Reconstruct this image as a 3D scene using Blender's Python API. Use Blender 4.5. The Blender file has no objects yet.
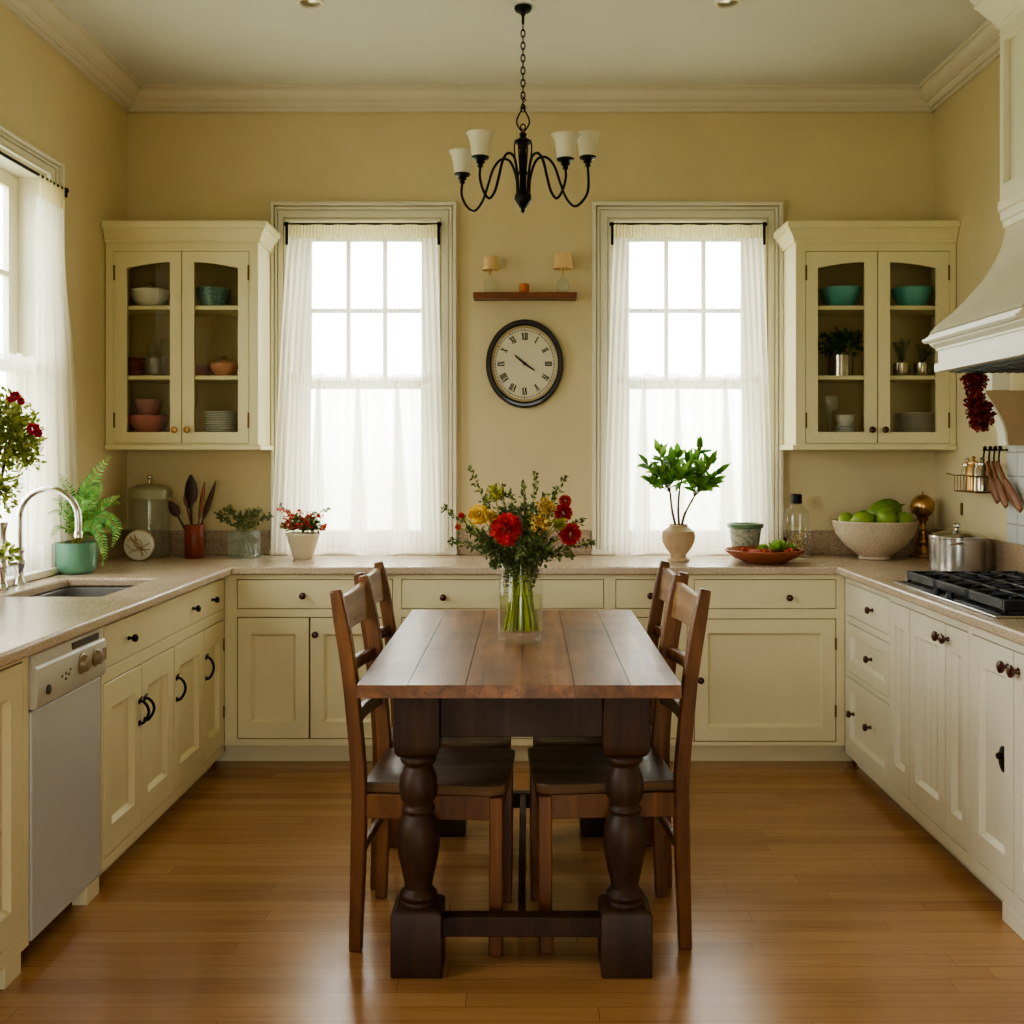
import bpy, bmesh, math, random
from mathutils import Vector, Matrix
PI = math.pi
random.seed(7)
SC = bpy.context.scene
COL = SC.collection

# ------------------------------------------------------------------ measures (metres; camera at x=0,y=0 looking along +y)
F, CX, CY, H = 1100.0, 527.0, 455.0, 1.43
def at(px, py, d):                       # point that stands at depth d
    return Vector(((px-CX)*d/F, d, H-(py-CY)*d/F))
XL, XR, YB, ZC = -2.062, 2.098, 5.67, 3.30
YR = -1.9
CT = .917                                # worktop height

# ------------------------------------------------------------------ materials
def lin(c):
    out = []
    for v in c:
        v = v/255.0
        out.append(v/12.92 if v <= .04045 else ((v+.055)/1.055)**2.4)
    return tuple(out)+(1.0,)
def new_mat(name):
    m = bpy.data.materials.new(name); m.use_nodes = True
    nt = m.node_tree; b = nt.nodes['Principled BSDF']
    return m, nt, b
def N(nt, t, **kw):
    n = nt.nodes.new(t)
    for k, v in kw.items(): setattr(n, k, v)
    return n
def ramp(nt, stops):
    r = N(nt, 'ShaderNodeValToRGB'); e = r.color_ramp.elements
    while len(e) < len(stops): e.new(.5)
    for i, (p, c) in enumerate(stops): e[i].position = p; e[i].color = c
    return r
def coords(nt, stretch=(1, 1, 1), kind='Object'):
    tc = N(nt, 'ShaderNodeTexCoord'); mp = N(nt, 'ShaderNodeMapping')
    mp.inputs['Scale'].default_value = stretch
    nt.links.new(tc.outputs[kind], mp.inputs['Vector'])
    return mp.outputs['Vector']
def pm(name, col, rough=.5, var=.08, scale=6, bump=0, bscale=60, metal=0, stretch=(1, 1, 1), col2=None, coat=0, spec=.5, trans=0, sss=0):
    m, nt, b = new_mat(name)
    c1 = lin(col)
    lo = tuple(x*(1-var) for x in c1[:3])+(1,)
    hi = tuple(min(1, x*(1+var)) for x in c1[:3])+(1,) if col2 is None else lin(col2)
    v = coords(nt, stretch)
    nz = N(nt, 'ShaderNodeTexNoise'); nz.inputs['Scale'].default_value = scale; nz.inputs['Detail'].default_value = 5
    nt.links.new(v, nz.inputs['Vector'])
    r = ramp(nt, [(.3, lo), (.7, hi)])
    nt.links.new(nz.outputs['Fac'], r.inputs['Fac'])
    nt.links.new(r.outputs['Color'], b.inputs['Base Color'])
    b.inputs['Roughness'].default_value = rough; b.inputs['Metallic'].default_value = metal
    b.inputs['Coat Weight'].default_value = coat; b.inputs['Specular IOR Level'].default_value = spec
    b.inputs['Transmission Weight'].default_value = trans
    if bump:
        n2 = N(nt, 'ShaderNodeTexNoise'); n2.inputs['Scale'].default_value = bscale; n2.inputs['Detail'].default_value = 4
        nt.links.new(v, n2.inputs['Vector'])
        bp = N(nt, 'ShaderNodeBump'); bp.inputs['Strength'].default_value = bump; bp.inputs['Distance'].default_value = .01
        nt.links.new(n2.outputs['Fac'], bp.inputs['Height']); nt.links.new(bp.outputs['Normal'], b.inputs['Normal'])
    return m
def wood(name, dark, mid, light, axis='y', rough=.4, scale=1.0, coat=0, bump=.12, spec=.5):
    m, nt, b = new_mat(name)
    s = {'x': (1.2, 14, 14), 'y': (14, 1.2, 14), 'z': (14, 14, 1.2)}[axis]
    v = coords(nt, tuple(q*scale for q in s))
    n1 = N(nt, 'ShaderNodeTexNoise'); n1.inputs['Scale'].default_value = 1.6; n1.inputs['Detail'].default_value = 8; n1.inputs['Roughness'].default_value = .62
    n1.inputs['Distortion'].default_value = .5
    nt.links.new(v, n1.inputs['Vector'])
    r = ramp(nt, [(.28, lin(dark)), (.5, lin(mid)), (.74, lin(light))])
    nt.links.new(n1.outputs['Fac'], r.inputs['Fac'])
    nt.links.new(r.outputs['Color'], b.inputs['Base Color'])
    v2 = coords(nt, (1, 1, 1)); n3 = N(nt, 'ShaderNodeTexNoise'); n3.inputs['Scale'].default_value = 7; n3.inputs['Detail'].default_value = 6
    nt.links.new(v2, n3.inputs['Vector'])
    mr = N(nt, 'ShaderNodeMapRange'); mr.inputs['To Min'].default_value = rough-.1; mr.inputs['To Max'].default_value = rough+.12
    nt.links.new(n3.outputs['Fac'], mr.inputs['Value']); nt.links.new(mr.outputs['Result'], b.inputs['Roughness'])
    b.inputs['Coat Weight'].default_value = coat; b.inputs['Specular IOR Level'].default_value = spec
    bp = N(nt, 'ShaderNodeBump'); bp.inputs['Strength'].default_value = bump; bp.inputs['Distance'].default_value = .004
    nt.links.new(n1.outputs['Fac'], bp.inputs['Height']); nt.links.new(bp.outputs['Normal'], b.inputs['Normal'])
    return m
def granite(name, stops, scale=190, rough=.3):
    m, nt, b = new_mat(name)
    v = coords(nt)
    n1 = N(nt, 'ShaderNodeTexNoise'); n1.inputs['Scale'].default_value = scale; n1.inputs['Detail'].default_value = 3
    n2 = N(nt, 'ShaderNodeTexNoise'); n2.inputs['Scale'].default_value = 5; n2.inputs['Detail'].default_value = 3
    for n in (n1, n2): nt.links.new(v, n.inputs['Vector'])
    r = ramp(nt, stops); nt.links.new(n1.outputs['Fac'], r.inputs['Fac'])
    r2 = ramp(nt, [(.3, (.88, .88, .88, 1)), (.7, (1.06, 1.06, 1.06, 1))]); nt.links.new(n2.outputs['Fac'], r2.inputs['Fac'])
    mx = N(nt, 'ShaderNodeMixRGB', blend_type='MULTIPLY'); mx.inputs['Fac'].default_value = 1
    nt.links.new(r.outputs['Color'], mx.inputs[1]); nt.links.new(r2.outputs['Color'], mx.inputs[2])
    nt.links.new(mx.outputs['Color'], b.inputs['Base Color'])
    b.inputs['Roughness'].default_value = rough
    return m
def glass_thin(name, tint=(1, 1, 1), gloss=.08, dirt=0.0, edge=.6):      # thin panes: clear with a sheen
    m, nt, b = new_mat(name)
    nt.nodes.remove(b)
    out = nt.nodes['Material Output']
    tr = N(nt, 'ShaderNodeBsdfTransparent'); tr.inputs['Color'].default_value = tint+(1,)
    gl = N(nt, 'ShaderNodeBsdfGlossy'); gl.inputs['Roughness'].default_value = .03
    lw = N(nt, 'ShaderNodeLayerWeight'); lw.inputs['Blend'].default_value = .25
    nz = N(nt, 'ShaderNodeTexNoise'); nz.inputs['Scale'].default_value = 3
    mr = N(nt, 'ShaderNodeMath', operation='MULTIPLY'); mr.inputs[1].default_value = edge
    ad = N(nt, 'ShaderNodeMath', operation='ADD'); ad.inputs[1].default_value = gloss
    nt.links.new(lw.outputs['Facing'], mr.inputs[0])
    pw = N(nt, 'ShaderNodeMath', operation='POWER'); pw.inputs[1].default_value = 2.0
    nt.links.new(mr.outputs[0], pw.inputs[0]); nt.links.new(pw.outputs[0], ad.inputs[0])
    mx = N(nt, 'ShaderNodeMixShader'); nt.links.new(ad.outputs[0], mx.inputs[0])
    nt.links.new(tr.outputs[0], mx.inputs[1]); nt.links.new(gl.outputs[0], mx.inputs[2])
    last = mx
    if dirt:
        df = N(nt, 'ShaderNodeBsdfDiffuse'); df.inputs['Color'].default_value = (.8, .82, .78, 1)
        m2 = N(nt, 'ShaderNodeMixShader'); m2.inputs[0].default_value = dirt
        nt.links.new(mx.outputs[0], m2.inputs[1]); nt.links.new(df.outputs[0], m2.inputs[2]); last = m2
    nt.links.new(last.outputs[0], out.inputs['Surface'])
    return m
def sheer(name, col):
    m, nt, b = new_mat(name); nt.nodes.remove(b)
    out = nt.nodes['Material Output']
    tr = N(nt, 'ShaderNodeBsdfTransparent'); tl = N(nt, 'ShaderNodeBsdfTranslucent'); df = N(nt, 'ShaderNodeBsdfDiffuse')
    tl.inputs['Color'].default_value = lin(col); df.inputs['Color'].default_value = lin(col)
    v = coords(nt, (220, 220, 220)); nz = N(nt, 'ShaderNodeTexNoise'); nz.inputs['Scale'].default_value = 1
    nt.links.new(v, nz.inputs['Vector'])
    a = N(nt, 'ShaderNodeAttribute'); a.attribute_name = 'weave'
    ml = N(nt, 'ShaderNodeMath', operation='MULTIPLY_ADD'); ml.inputs[1].default_value = .14; 
    sb = N(nt, 'ShaderNodeMath', operation='SUBTRACT'); sb.inputs[1].default_value = .5
    nt.links.new(nz.outputs['Fac'], sb.inputs[0]); nt.links.new(sb.outputs[0], ml.inputs[0]); nt.links.new(a.outputs['Fac'], ml.inputs[2]); ml.use_clamp = True
    m1 = N(nt, 'ShaderNodeMixShader'); m1.inputs[0].default_value = .5
    nt.links.new(tl.outputs[0], m1.inputs[1]); nt.links.new(df.outputs[0], m1.inputs[2])
    m2 = N(nt, 'ShaderNodeMixShader'); nt.links.new(ml.outputs[0], m2.inputs[0])
    nt.links.new(tr.outputs[0], m2.inputs[1]); nt.links.new(m1.outputs[0], m2.inputs[2])
    nt.links.new(m2.outputs[0], out.inputs['Surface'])
    return m
def leafmat(name, stops, rough=.5, trans=.25):
    m, nt, b = new_mat(name)
    g = N(nt, 'ShaderNodeNewGeometry'); r = ramp(nt, [(p, lin(c)) for p, c in stops])
    nt.links.new(g.outputs['Random Per Island'], r.inputs['Fac'])
    nt.links.new(r.outputs['Color'], b.inputs['Base Color'])
    b.inputs['Roughness'].default_value = rough
    tl = N(nt, 'ShaderNodeBsdfTranslucent'); nt.links.new(r.outputs['Color'], tl.inputs['Color'])
    mx = N(nt, 'ShaderNodeMixShader'); mx.inputs[0].default_value = trans
    out = nt.nodes['Material Output']
    nt.links.new(b.outputs[0], mx.inputs[1]); nt.links.new(tl.outputs[0], mx.inputs[2]); nt.links.new(mx.outputs[0], out.inputs['Surface'])
    return m
def floor_mat():
    m, nt, b = new_mat('oak_planks')
    v = coords(nt)
    sp = N(nt, 'ShaderNodeSeparateXYZ'); nt.links.new(v, sp.inputs[0])
    dv = N(nt, 'ShaderNodeMath', operation='DIVIDE'); dv.inputs[1].default_value = .075; nt.links.new(sp.outputs['Y'], dv.inputs[0])
    fl_ = N(nt, 'ShaderNodeMath', operation='FLOOR'); nt.links.new(dv.outputs[0], fl_.inputs[0])
    wn = N(nt, 'ShaderNodeTexWhiteNoise'); wn.noise_dimensions = '1D'; nt.links.new(fl_.outputs[0], wn.inputs['W'])
    ma = N(nt, 'ShaderNodeMath', operation='MULTIPLY_ADD'); ma.inputs[1].default_value = 1.5; nt.links.new(wn.outputs['Value'], ma.inputs[0]); nt.links.new(sp.outputs['X'], ma.inputs[2])
    cmb = N(nt, 'ShaderNodeCombineXYZ'); nt.links.new(ma.outputs[0], cmb.inputs['X']); nt.links.new(sp.outputs['Y'], cmb.inputs['Y'])
    v = cmb.outputs[0]
    br = N(nt, 'ShaderNodeTexBrick'); br.offset = 0; br.inputs['Scale'].default_value = 1
    br.inputs['Brick Width'].default_value = 1.5; br.inputs['Row Height'].default_value = .075
    br.inputs['Mortar Size'].default_value = .0010; br.inputs['Mortar Smooth'].default_value = .3; br.inputs['Bias'].default_value = -.1
    br.inputs['Color1'].default_value = lin((162, 117, 73)); br.inputs['Color2'].default_value = lin((181, 136, 89)); br.inputs['Mortar'].default_value = lin((116, 80, 48))
    nt.links.new(v, br.inputs['Vector'])
    v2 = coords(nt, (1.3, 26, 1)); n1 = N(nt, 'ShaderNodeTexNoise'); n1.inputs['Scale'].default_value = 2; n1.inputs['Detail'].default_value = 8; n1.inputs['Roughness'].default_value = .6
    nt.links.new(v2, n1.inputs['Vector'])
    r = ramp(nt, [(.28, (.80, .77, .72, 1)), (.5, (1, 1, 1, 1)), (.75, (1.08, 1.08, 1.05, 1))]); nt.links.new(n1.outputs['Fac'], r.inputs['Fac'])
    mx = N(nt, 'ShaderNodeMixRGB', blend_type='MULTIPLY'); mx.inputs['Fac'].default_value = .9
    nt.links.new(br.outputs['Color'], mx.inputs[1]); nt.links.new(r.outputs['Color'], mx.inputs[2])
    v3 = coords(nt, (.6, 6, 1)); n3 = N(nt, 'ShaderNodeTexNoise'); n3.inputs['Scale'].default_value = 1.1; n3.inputs['Detail'].default_value = 2
    nt.links.new(v3, n3.inputs['Vector'])
    r3 = ramp(nt, [(.3, (.88, .87, .86, 1)), (.7, (1.06, 1.06, 1.06, 1))]); nt.links.new(n3.outputs['Fac'], r3.inputs['Fac'])
    mx2 = N(nt, 'ShaderNodeMixRGB', blend_type='MULTIPLY'); mx2.inputs['Fac'].default_value = 1
    nt.links.new(mx.outputs['Color'], mx2.inputs[1]); nt.links.new(r3.outputs['Color'], mx2.inputs[2])
    nt.links.new(mx2.outputs['Color'], b.inputs['Base Color'])
    mr = N(nt, 'ShaderNodeMapRange'); mr.inputs['To Min'].default_value = .18; mr.inputs['To Max'].default_value = .30
    nt.links.new(n1.outputs['Fac'], mr.inputs['Value']); nt.links.new(mr.outputs['Result'], b.inputs['Roughness'])
    b.inputs['Specular IOR Level'].default_value = .5
    bp = N(nt, 'ShaderNodeBump'); bp.inputs['Strength'].default_value = .12; bp.inputs['Distance'].default_value = .003
    nt.links.new(n1.outputs['Fac'], bp.inputs['Height']); nt.links.new(bp.outputs['Normal'], b.inputs['Normal'])
    return m
def tile_mat():
    m, nt, b = new_mat('white_tile')
    v = coords(nt, (0, 1, 1))
    mp = N(nt, 'ShaderNodeMapping'); mp.inputs['Rotation'].default_value = (0, PI/2, 0)
    sx = N(nt, 'ShaderNodeSeparateXYZ'); cb = N(nt, 'ShaderNodeCombineXYZ')
    nt.links.new(v, sx.inputs[0]); nt.links.new(sx.outputs['Y'], cb.inputs['X']); nt.links.new(sx.outputs['Z'], cb.inputs['Y'])
    br = N(nt, 'ShaderNodeTexBrick'); br.offset = 0; br.inputs['Scale'].default_value = 1
    br.inputs['Brick Width'].default_value = .13; br.inputs['Row Height'].default_value = .103; br.inputs['Mortar Size'].default_value = .003
    br.inputs['Color1'].default_value = lin((196, 199, 198)); br.inputs['Color2'].default_value = lin((208, 210, 208)); br.inputs['Mortar'].default_value = lin((150, 148, 140))
    nt.links.new(cb.outputs[0], br.inputs['Vector'])
    nt.links.new(br.outputs['Color'], b.inputs['Base Color']); b.inputs['Roughness'].default_value = .3
    bp = N(nt, 'ShaderNodeBump'); bp.inputs['Strength'].default_value = .4; bp.inputs['Distance'].default_value = .003; bp.invert = True
    nt.links.new(br.outputs['Fac'], bp.inputs['Height']); nt.links.new(bp.outputs['Normal'], b.inputs['Normal'])
    return m

M = {}
M['wall'] = pm('wall_paint', (215, 199, 161), .7, .03, 3, .05, 180)
M['ceil'] = pm('ceiling_paint', (214, 211, 202), .8, .02, 3)
M['crown'] = pm('crown_paint', (220, 211, 194), .5, .02, 4)
M['trim'] = pm('trim_paint', (226, 219, 200), .42, .02, 5)
M['cab'] = pm('cream_cabinet_paint', (226, 215, 176), .38, .025, 5, .03, 120)
M['cabw'] = pm('pale_cabinet_paint', (232, 226, 205), .38, .02, 5, .03, 120)
M['cab_shaded'] = pm('cabinet_interior_painted_shade', (186, 166, 124), .5, .03, 5)  # cream paint made darker, the interior's shade put into its colour
M['floor'] = floor_mat()
M['stone'] = granite('tan_granite', [(.30, lin((138, 116, 96))), (.46, lin((192, 170, 146))), (.6, lin((206, 188, 166))), (.72, lin((226, 214, 198)))], 200, .26)
M['stone2'] = granite('tan_granite_dark', [(.30, lin((116, 92, 74))), (.46, lin((168, 144, 120))), (.6, lin((182, 160, 136))), (.72, lin((205, 188, 166)))], 190, .45)
M['bowlstone'] = granite('speckled_stone', [(.3, lin((172, 152, 128))), (.5, lin((204, 186, 160))), (.7, lin((224, 210, 188)))], 200, .6)
M['tabletop'] = wood('table_top_wood', (74, 45, 25), (118, 76, 44), (152, 106, 68), 'y', .40, 1.0, .05)
def board_tint(m):
    nt = m.node_tree; b = nt.nodes['Principled BSDF']; src = b.inputs['Base Color'].links[0].from_socket
    g = N(nt, 'ShaderNodeNewGeometry'); r = ramp(nt, [(0, (.80, .80, .80, 1)), (1, (1.12, 1.08, 1.04, 1))]); nt.links.new(g.outputs['Random Per Island'], r.inputs['Fac'])
    v = coords(nt, (3, 1.2, 3)); nz = N(nt, 'ShaderNodeTexNoise'); nz.inputs['Scale'].default_value = 2.5; nz.inputs['Detail'].default_value = 6; nt.links.new(v, nz.inputs['Vector'])
    r2 = ramp(nt, [(.32, (.66, .62, .58, 1)), (.55, (1, 1, 1, 1)), (.8, (1.25, 1.2, 1.12, 1))]); nt.links.new(nz.outputs['Fac'], r2.inputs['Fac'])
    vs = coords(nt, (30, 4, 30)); n3 = N(nt, 'ShaderNodeTexNoise'); n3.inputs['Scale'].default_value = 3; n3.inputs['Detail'].default_value = 2; nt.links.new(vs, n3.inputs['Vector'])
    r3 = ramp(nt, [(.27, (.35, .30, .26, 1)), (.33, (1, 1, 1, 1))]); nt.links.new(n3.outputs['Fac'], r3.inputs['Fac'])
    last = src
    for q in (r, r2, r3):
        mx = N(nt, 'ShaderNodeMixRGB', blend_type='MULTIPLY'); mx.inputs['Fac'].default_value = 1
        nt.links.new(last, mx.inputs[1]); nt.links.new(q.outputs['Color'], mx.inputs[2]); last = mx.outputs['Color']
    nt.links.new(last, b.inputs['Base Color'])
board_tint(M['tabletop'])
M['tableleg'] = wood('table_leg_wood', (34, 20, 12), (54, 33, 19), (74, 47, 28), 'z', .5, .8, .0, .12, .35)
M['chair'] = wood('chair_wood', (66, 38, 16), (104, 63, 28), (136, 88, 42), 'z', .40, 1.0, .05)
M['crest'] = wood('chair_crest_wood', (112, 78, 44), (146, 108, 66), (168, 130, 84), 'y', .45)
M['seat'] = wood('chair_seat_wood', (56, 38, 25), (88, 64, 43), (116, 88, 62), 'x', .40, .8, .1)
M['shelf'] = wood('shelf_wood', (76, 34, 16), (112, 56, 28), (138, 76, 40), 'x', .4)
M['uten'] = wood('utensil_dark_wood', (34, 17, 10), (56, 28, 16), (80, 44, 26), 'z', .4)
M['uten2'] = wood('utensil_mid_wood', (90, 50, 26), (124, 74, 40), (150, 98, 58), 'z', .45)
M['redwood'] = wood('red_wood', (98, 38, 20), (130, 54, 30), (152, 72, 44), 'z', .35, 1.4)
M['knob'] = pm('dark_red_knob', (66, 26, 16), .25, .15, 30, coat=.4)
M['iron'] = pm('black_iron', (26, 22, 20), .42, .2, 30, .1, 90, metal=.6)
M['castiron'] = pm('cast_iron', (34, 37, 44), .38, .25, 30, .25, 120, metal=.45)
M['steel'] = pm('brushed_steel', (196, 194, 190), .22, .05, 20, metal=1, stretch=(1, 1, 20))
M['chrome'] = pm('chrome', (214, 212, 210), .10, .04, 10, metal=1)
M['sink'] = pm('sink_steel', (158, 156, 156), .4, .06, 12, metal=.5)
M['brass'] = pm('aged_brass', (196, 156, 104), .32, .12, 25, metal=1)
M['hinge'] = pm('hinge_brass', (120, 88, 48), .4, .1, 30, metal=.8)
M['white_enamel'] = pm('white_enamel', (192, 192, 192), .3, .015, 4, coat=.2)
M['panel_plastic'] = pm('ivory_plastic', (200, 196, 184), .35, .03, 8)
M['taupe'] = pm('taupe_plastic', (150, 130, 104), .35, .05, 10)
M['dark'] = pm('flat_black', (22, 20, 18), .7, .1, 10)  # plain near-black of the dishwasher feet and the burners
M['gap'] = pm('slot_shade_and_dark_plastic', (74, 66, 52), .6, .1, 10)  # dark plastic of button and marks; also paints the grip slot's shade
M['frost'] = pm('frosted_glass_shade', (226, 220, 200), .35, .03, 12, coat=.2)
M['dial'] = pm('clock_dial', (214, 205, 182), .55, .05, 9)
M['ink'] = pm('clock_ink', (44, 36, 34), .6, .1, 30)
M['bluerim'] = pm('black_clock_frame', (20, 18, 18), .35, .2, 10, coat=.2)
M['rimtan'] = pm('tan_clock_rim', (172, 152, 116), .45, .08, 20)
M['lampshade'] = pm('lamp_shade_cloth', (222, 188, 140), .7, .05, 30)
M['candle'] = pm('orange_candle_wax', (196, 108, 46), .45, .06, 18)
M['glass'] = glass_thin('clear_glass', (.975, .985, .98), .03)
M['cabglass'] = glass_thin('cabinet_glass', (.96, .965, .95), .006, 0, .15)
M['winglass'] = glass_thin('window_glass', (.97, .985, .98), .02)
M['oldglass'] = glass_thin('old_glass', (.955, .96, .93), .06, .045)
M['greenglass'] = glass_thin('green_edge_glass', (.90, .95, .92), .07, .03)
def water_mat():
    m = glass_thin('vase_water', (.93, .95, .80), .03, .0); return m
M['water'] = water_mat()
M['sheer'] = sheer('sheer_cotton', (250, 246, 234))
M['header'] = sheer('gathered_cotton', (240, 228, 196))
M['teal'] = pm('teal_glaze', (96, 146, 122), .3, .08, 10, coat=.3)
M['turq'] = pm('turquoise_glaze', (92, 166, 160), .25, .06, 12, coat=.3)
M['bluegreen'] = pm('mottled_blue_green_glaze', (52, 88, 84), .3, 0, 60, col2=(140, 178, 170), coat=.3, stretch=(1, 1, 3))
M['whiteware'] = pm('white_ceramic', (222, 216, 204), .3, .03, 10, coat=.2)
M['plateware'] = pm('plate_ceramic', (214, 212, 206), .25, .03, 10, coat=.3)
M['plateedge'] = pm('grey_plate_ceramic', (172, 164, 146), .3, .04, 10)
M['pinkware'] = pm('pink_ceramic', (196, 126, 124), .35, .05, 14, coat=.2)
M['pinkware2'] = pm('dusky_pink_ceramic', (186, 138, 134), .4, .05, 14)
M['redplate'] = pm('red_brown_ceramic', (136, 72, 58), .35, .08, 14)
M['terra'] = pm('terracotta', (150, 84, 56), .6, .08, 12, .08, 60)
M['terra_lt'] = pm('light_terracotta', (188, 136, 106), .5, .06, 14)
M['soil'] = pm('red_brown_soil', (140, 54, 26), .9, .3, 80, .5, 90)
M['darksoil'] = pm('dark_soil', (50, 36, 24), .95, .3, 80, .5, 90)
M['creampot'] = pm('cream_clay', (214, 202, 178), .6, .04, 14, .05, 50)
M['vaseclay'] = pm('buff_clay_vase', (176, 146, 110), .6, .08, 10, .06, 60, col2=(198, 178, 146))
M['glazepot'] = pm('crusty_grey_green_glaze', (104, 116, 102), .45, 0, 55, .2, 70, col2=(184, 186, 166))
M['greenrim'] = pm('green_glaze_rim', (84, 118, 84), .3, .1, 20, coat=.3)
M['sage'] = pm('sage_enamel', (150, 146, 116), .4, .04, 10)
M['marble'] = pm('white_marbled_enamel', (216, 212, 200), .3, .06, 20)
M['tin'] = pm('bright_tin', (186, 176, 160), .22, .08, 30, metal=1)
M['lime'] = pm('lime_skin', (100, 136, 28), .42, .1, 9, .08, 140, col2=(140, 164, 52))
M['mango'] = pm('green_mango_skin', (74, 110, 24), .42, .12, 6, .05, 140, col2=(114, 142, 42))
M['chili'] = leafmat('dried_red_flowers', [(0, (84, 14, 16)), (.5, (128, 30, 26)), (1, (150, 48, 36))], .6, .1)
M['tile'] = tile_mat()
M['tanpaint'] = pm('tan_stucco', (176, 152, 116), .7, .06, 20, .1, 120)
M['hoodwhite'] = pm('hood_plaster', (208, 200, 178), .5, .04, 5, .12, 40, stretch=(1, 1, 3))
M['hoodtrim'] = pm('hood_trim_paint', (228, 224, 208), .4, .02, 5)
M['leaf_olive'] = leafmat('olive_leaves', [(0, (58, 72, 36)), (.5, (88, 104, 54)), (1, (126, 138, 84))])
M['leaf_green'] = leafmat('fresh_green_leaves', [(0, (64, 108, 36)), (.5, (100, 148, 58)), (1, (146, 184, 88))], .5, .4)
M['leaf_fern'] = leafmat('fern_leaves', [(0, (62, 116, 48)), (.5, (98, 160, 72)), (1, (140, 192, 104))])
M['leaf_dark'] = leafmat('dark_herb_leaves', [(0, (36, 60, 24)), (.5, (58, 88, 34)), (1, (92, 120, 56))])
M['leaf_big'] = leafmat('window_plant_leaves', [(0, (104, 120, 40)), (.5, (150, 164, 74)), (1, (204, 202, 124))], .5, .5)
M['leaf_pale'] = leafmat('pale_sprig_leaves', [(0, (84, 94, 54)), (.5, (116, 124, 76)), (1, (160, 158, 110))])
M['leaf_lettuce'] = leafmat('succulent_leaves', [(0, (110, 150, 50)), (.5, (140, 176, 74)), (1, (176, 200, 110))])
M['stem'] = pm('green_stems', (152, 160, 56), .5, .2, 20)
M['twig'] = pm('brown_twigs', (84, 62, 40), .7, .15, 20)
M['redpetal'] = leafmat('red_petals', [(0, (160, 20, 24)), (.5, (204, 44, 42)), (1, (228, 86, 74))], .6, .25)
M['crimson'] = leafmat('crimson_petals', [(0, (150, 18, 50)), (.5, (194, 36, 72)), (1, (216, 74, 100))], .6, .2)
M['coral'] = leafmat('coral_red_petals', [(0, (168, 40, 36)), (.5, (200, 66, 54)), (1, (222, 108, 86))], .6, .2)
M['yellowpetal'] = leafmat('yellow_petals', [(0, (196, 140, 20)), (.5, (226, 182, 50)), (1, (240, 208, 96))], .6, .25)
M['mustard'] = leafmat('mustard_petals', [(0, (150, 108, 40)), (.5, (196, 160, 72)), (1, (220, 196, 110))], .7, .2)
M['limepetal'] = leafmat('lime_yellow_petals', [(0, (132, 140, 44)), (.5, (166, 168, 70)), (1, (198, 192, 100))], .7, .2)
M['orangebit'] = leafmat('orange_pieces', [(0, (150, 54, 20)), (.5, (190, 84, 40)), (1, (206, 118, 70))], .7, .1)

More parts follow.
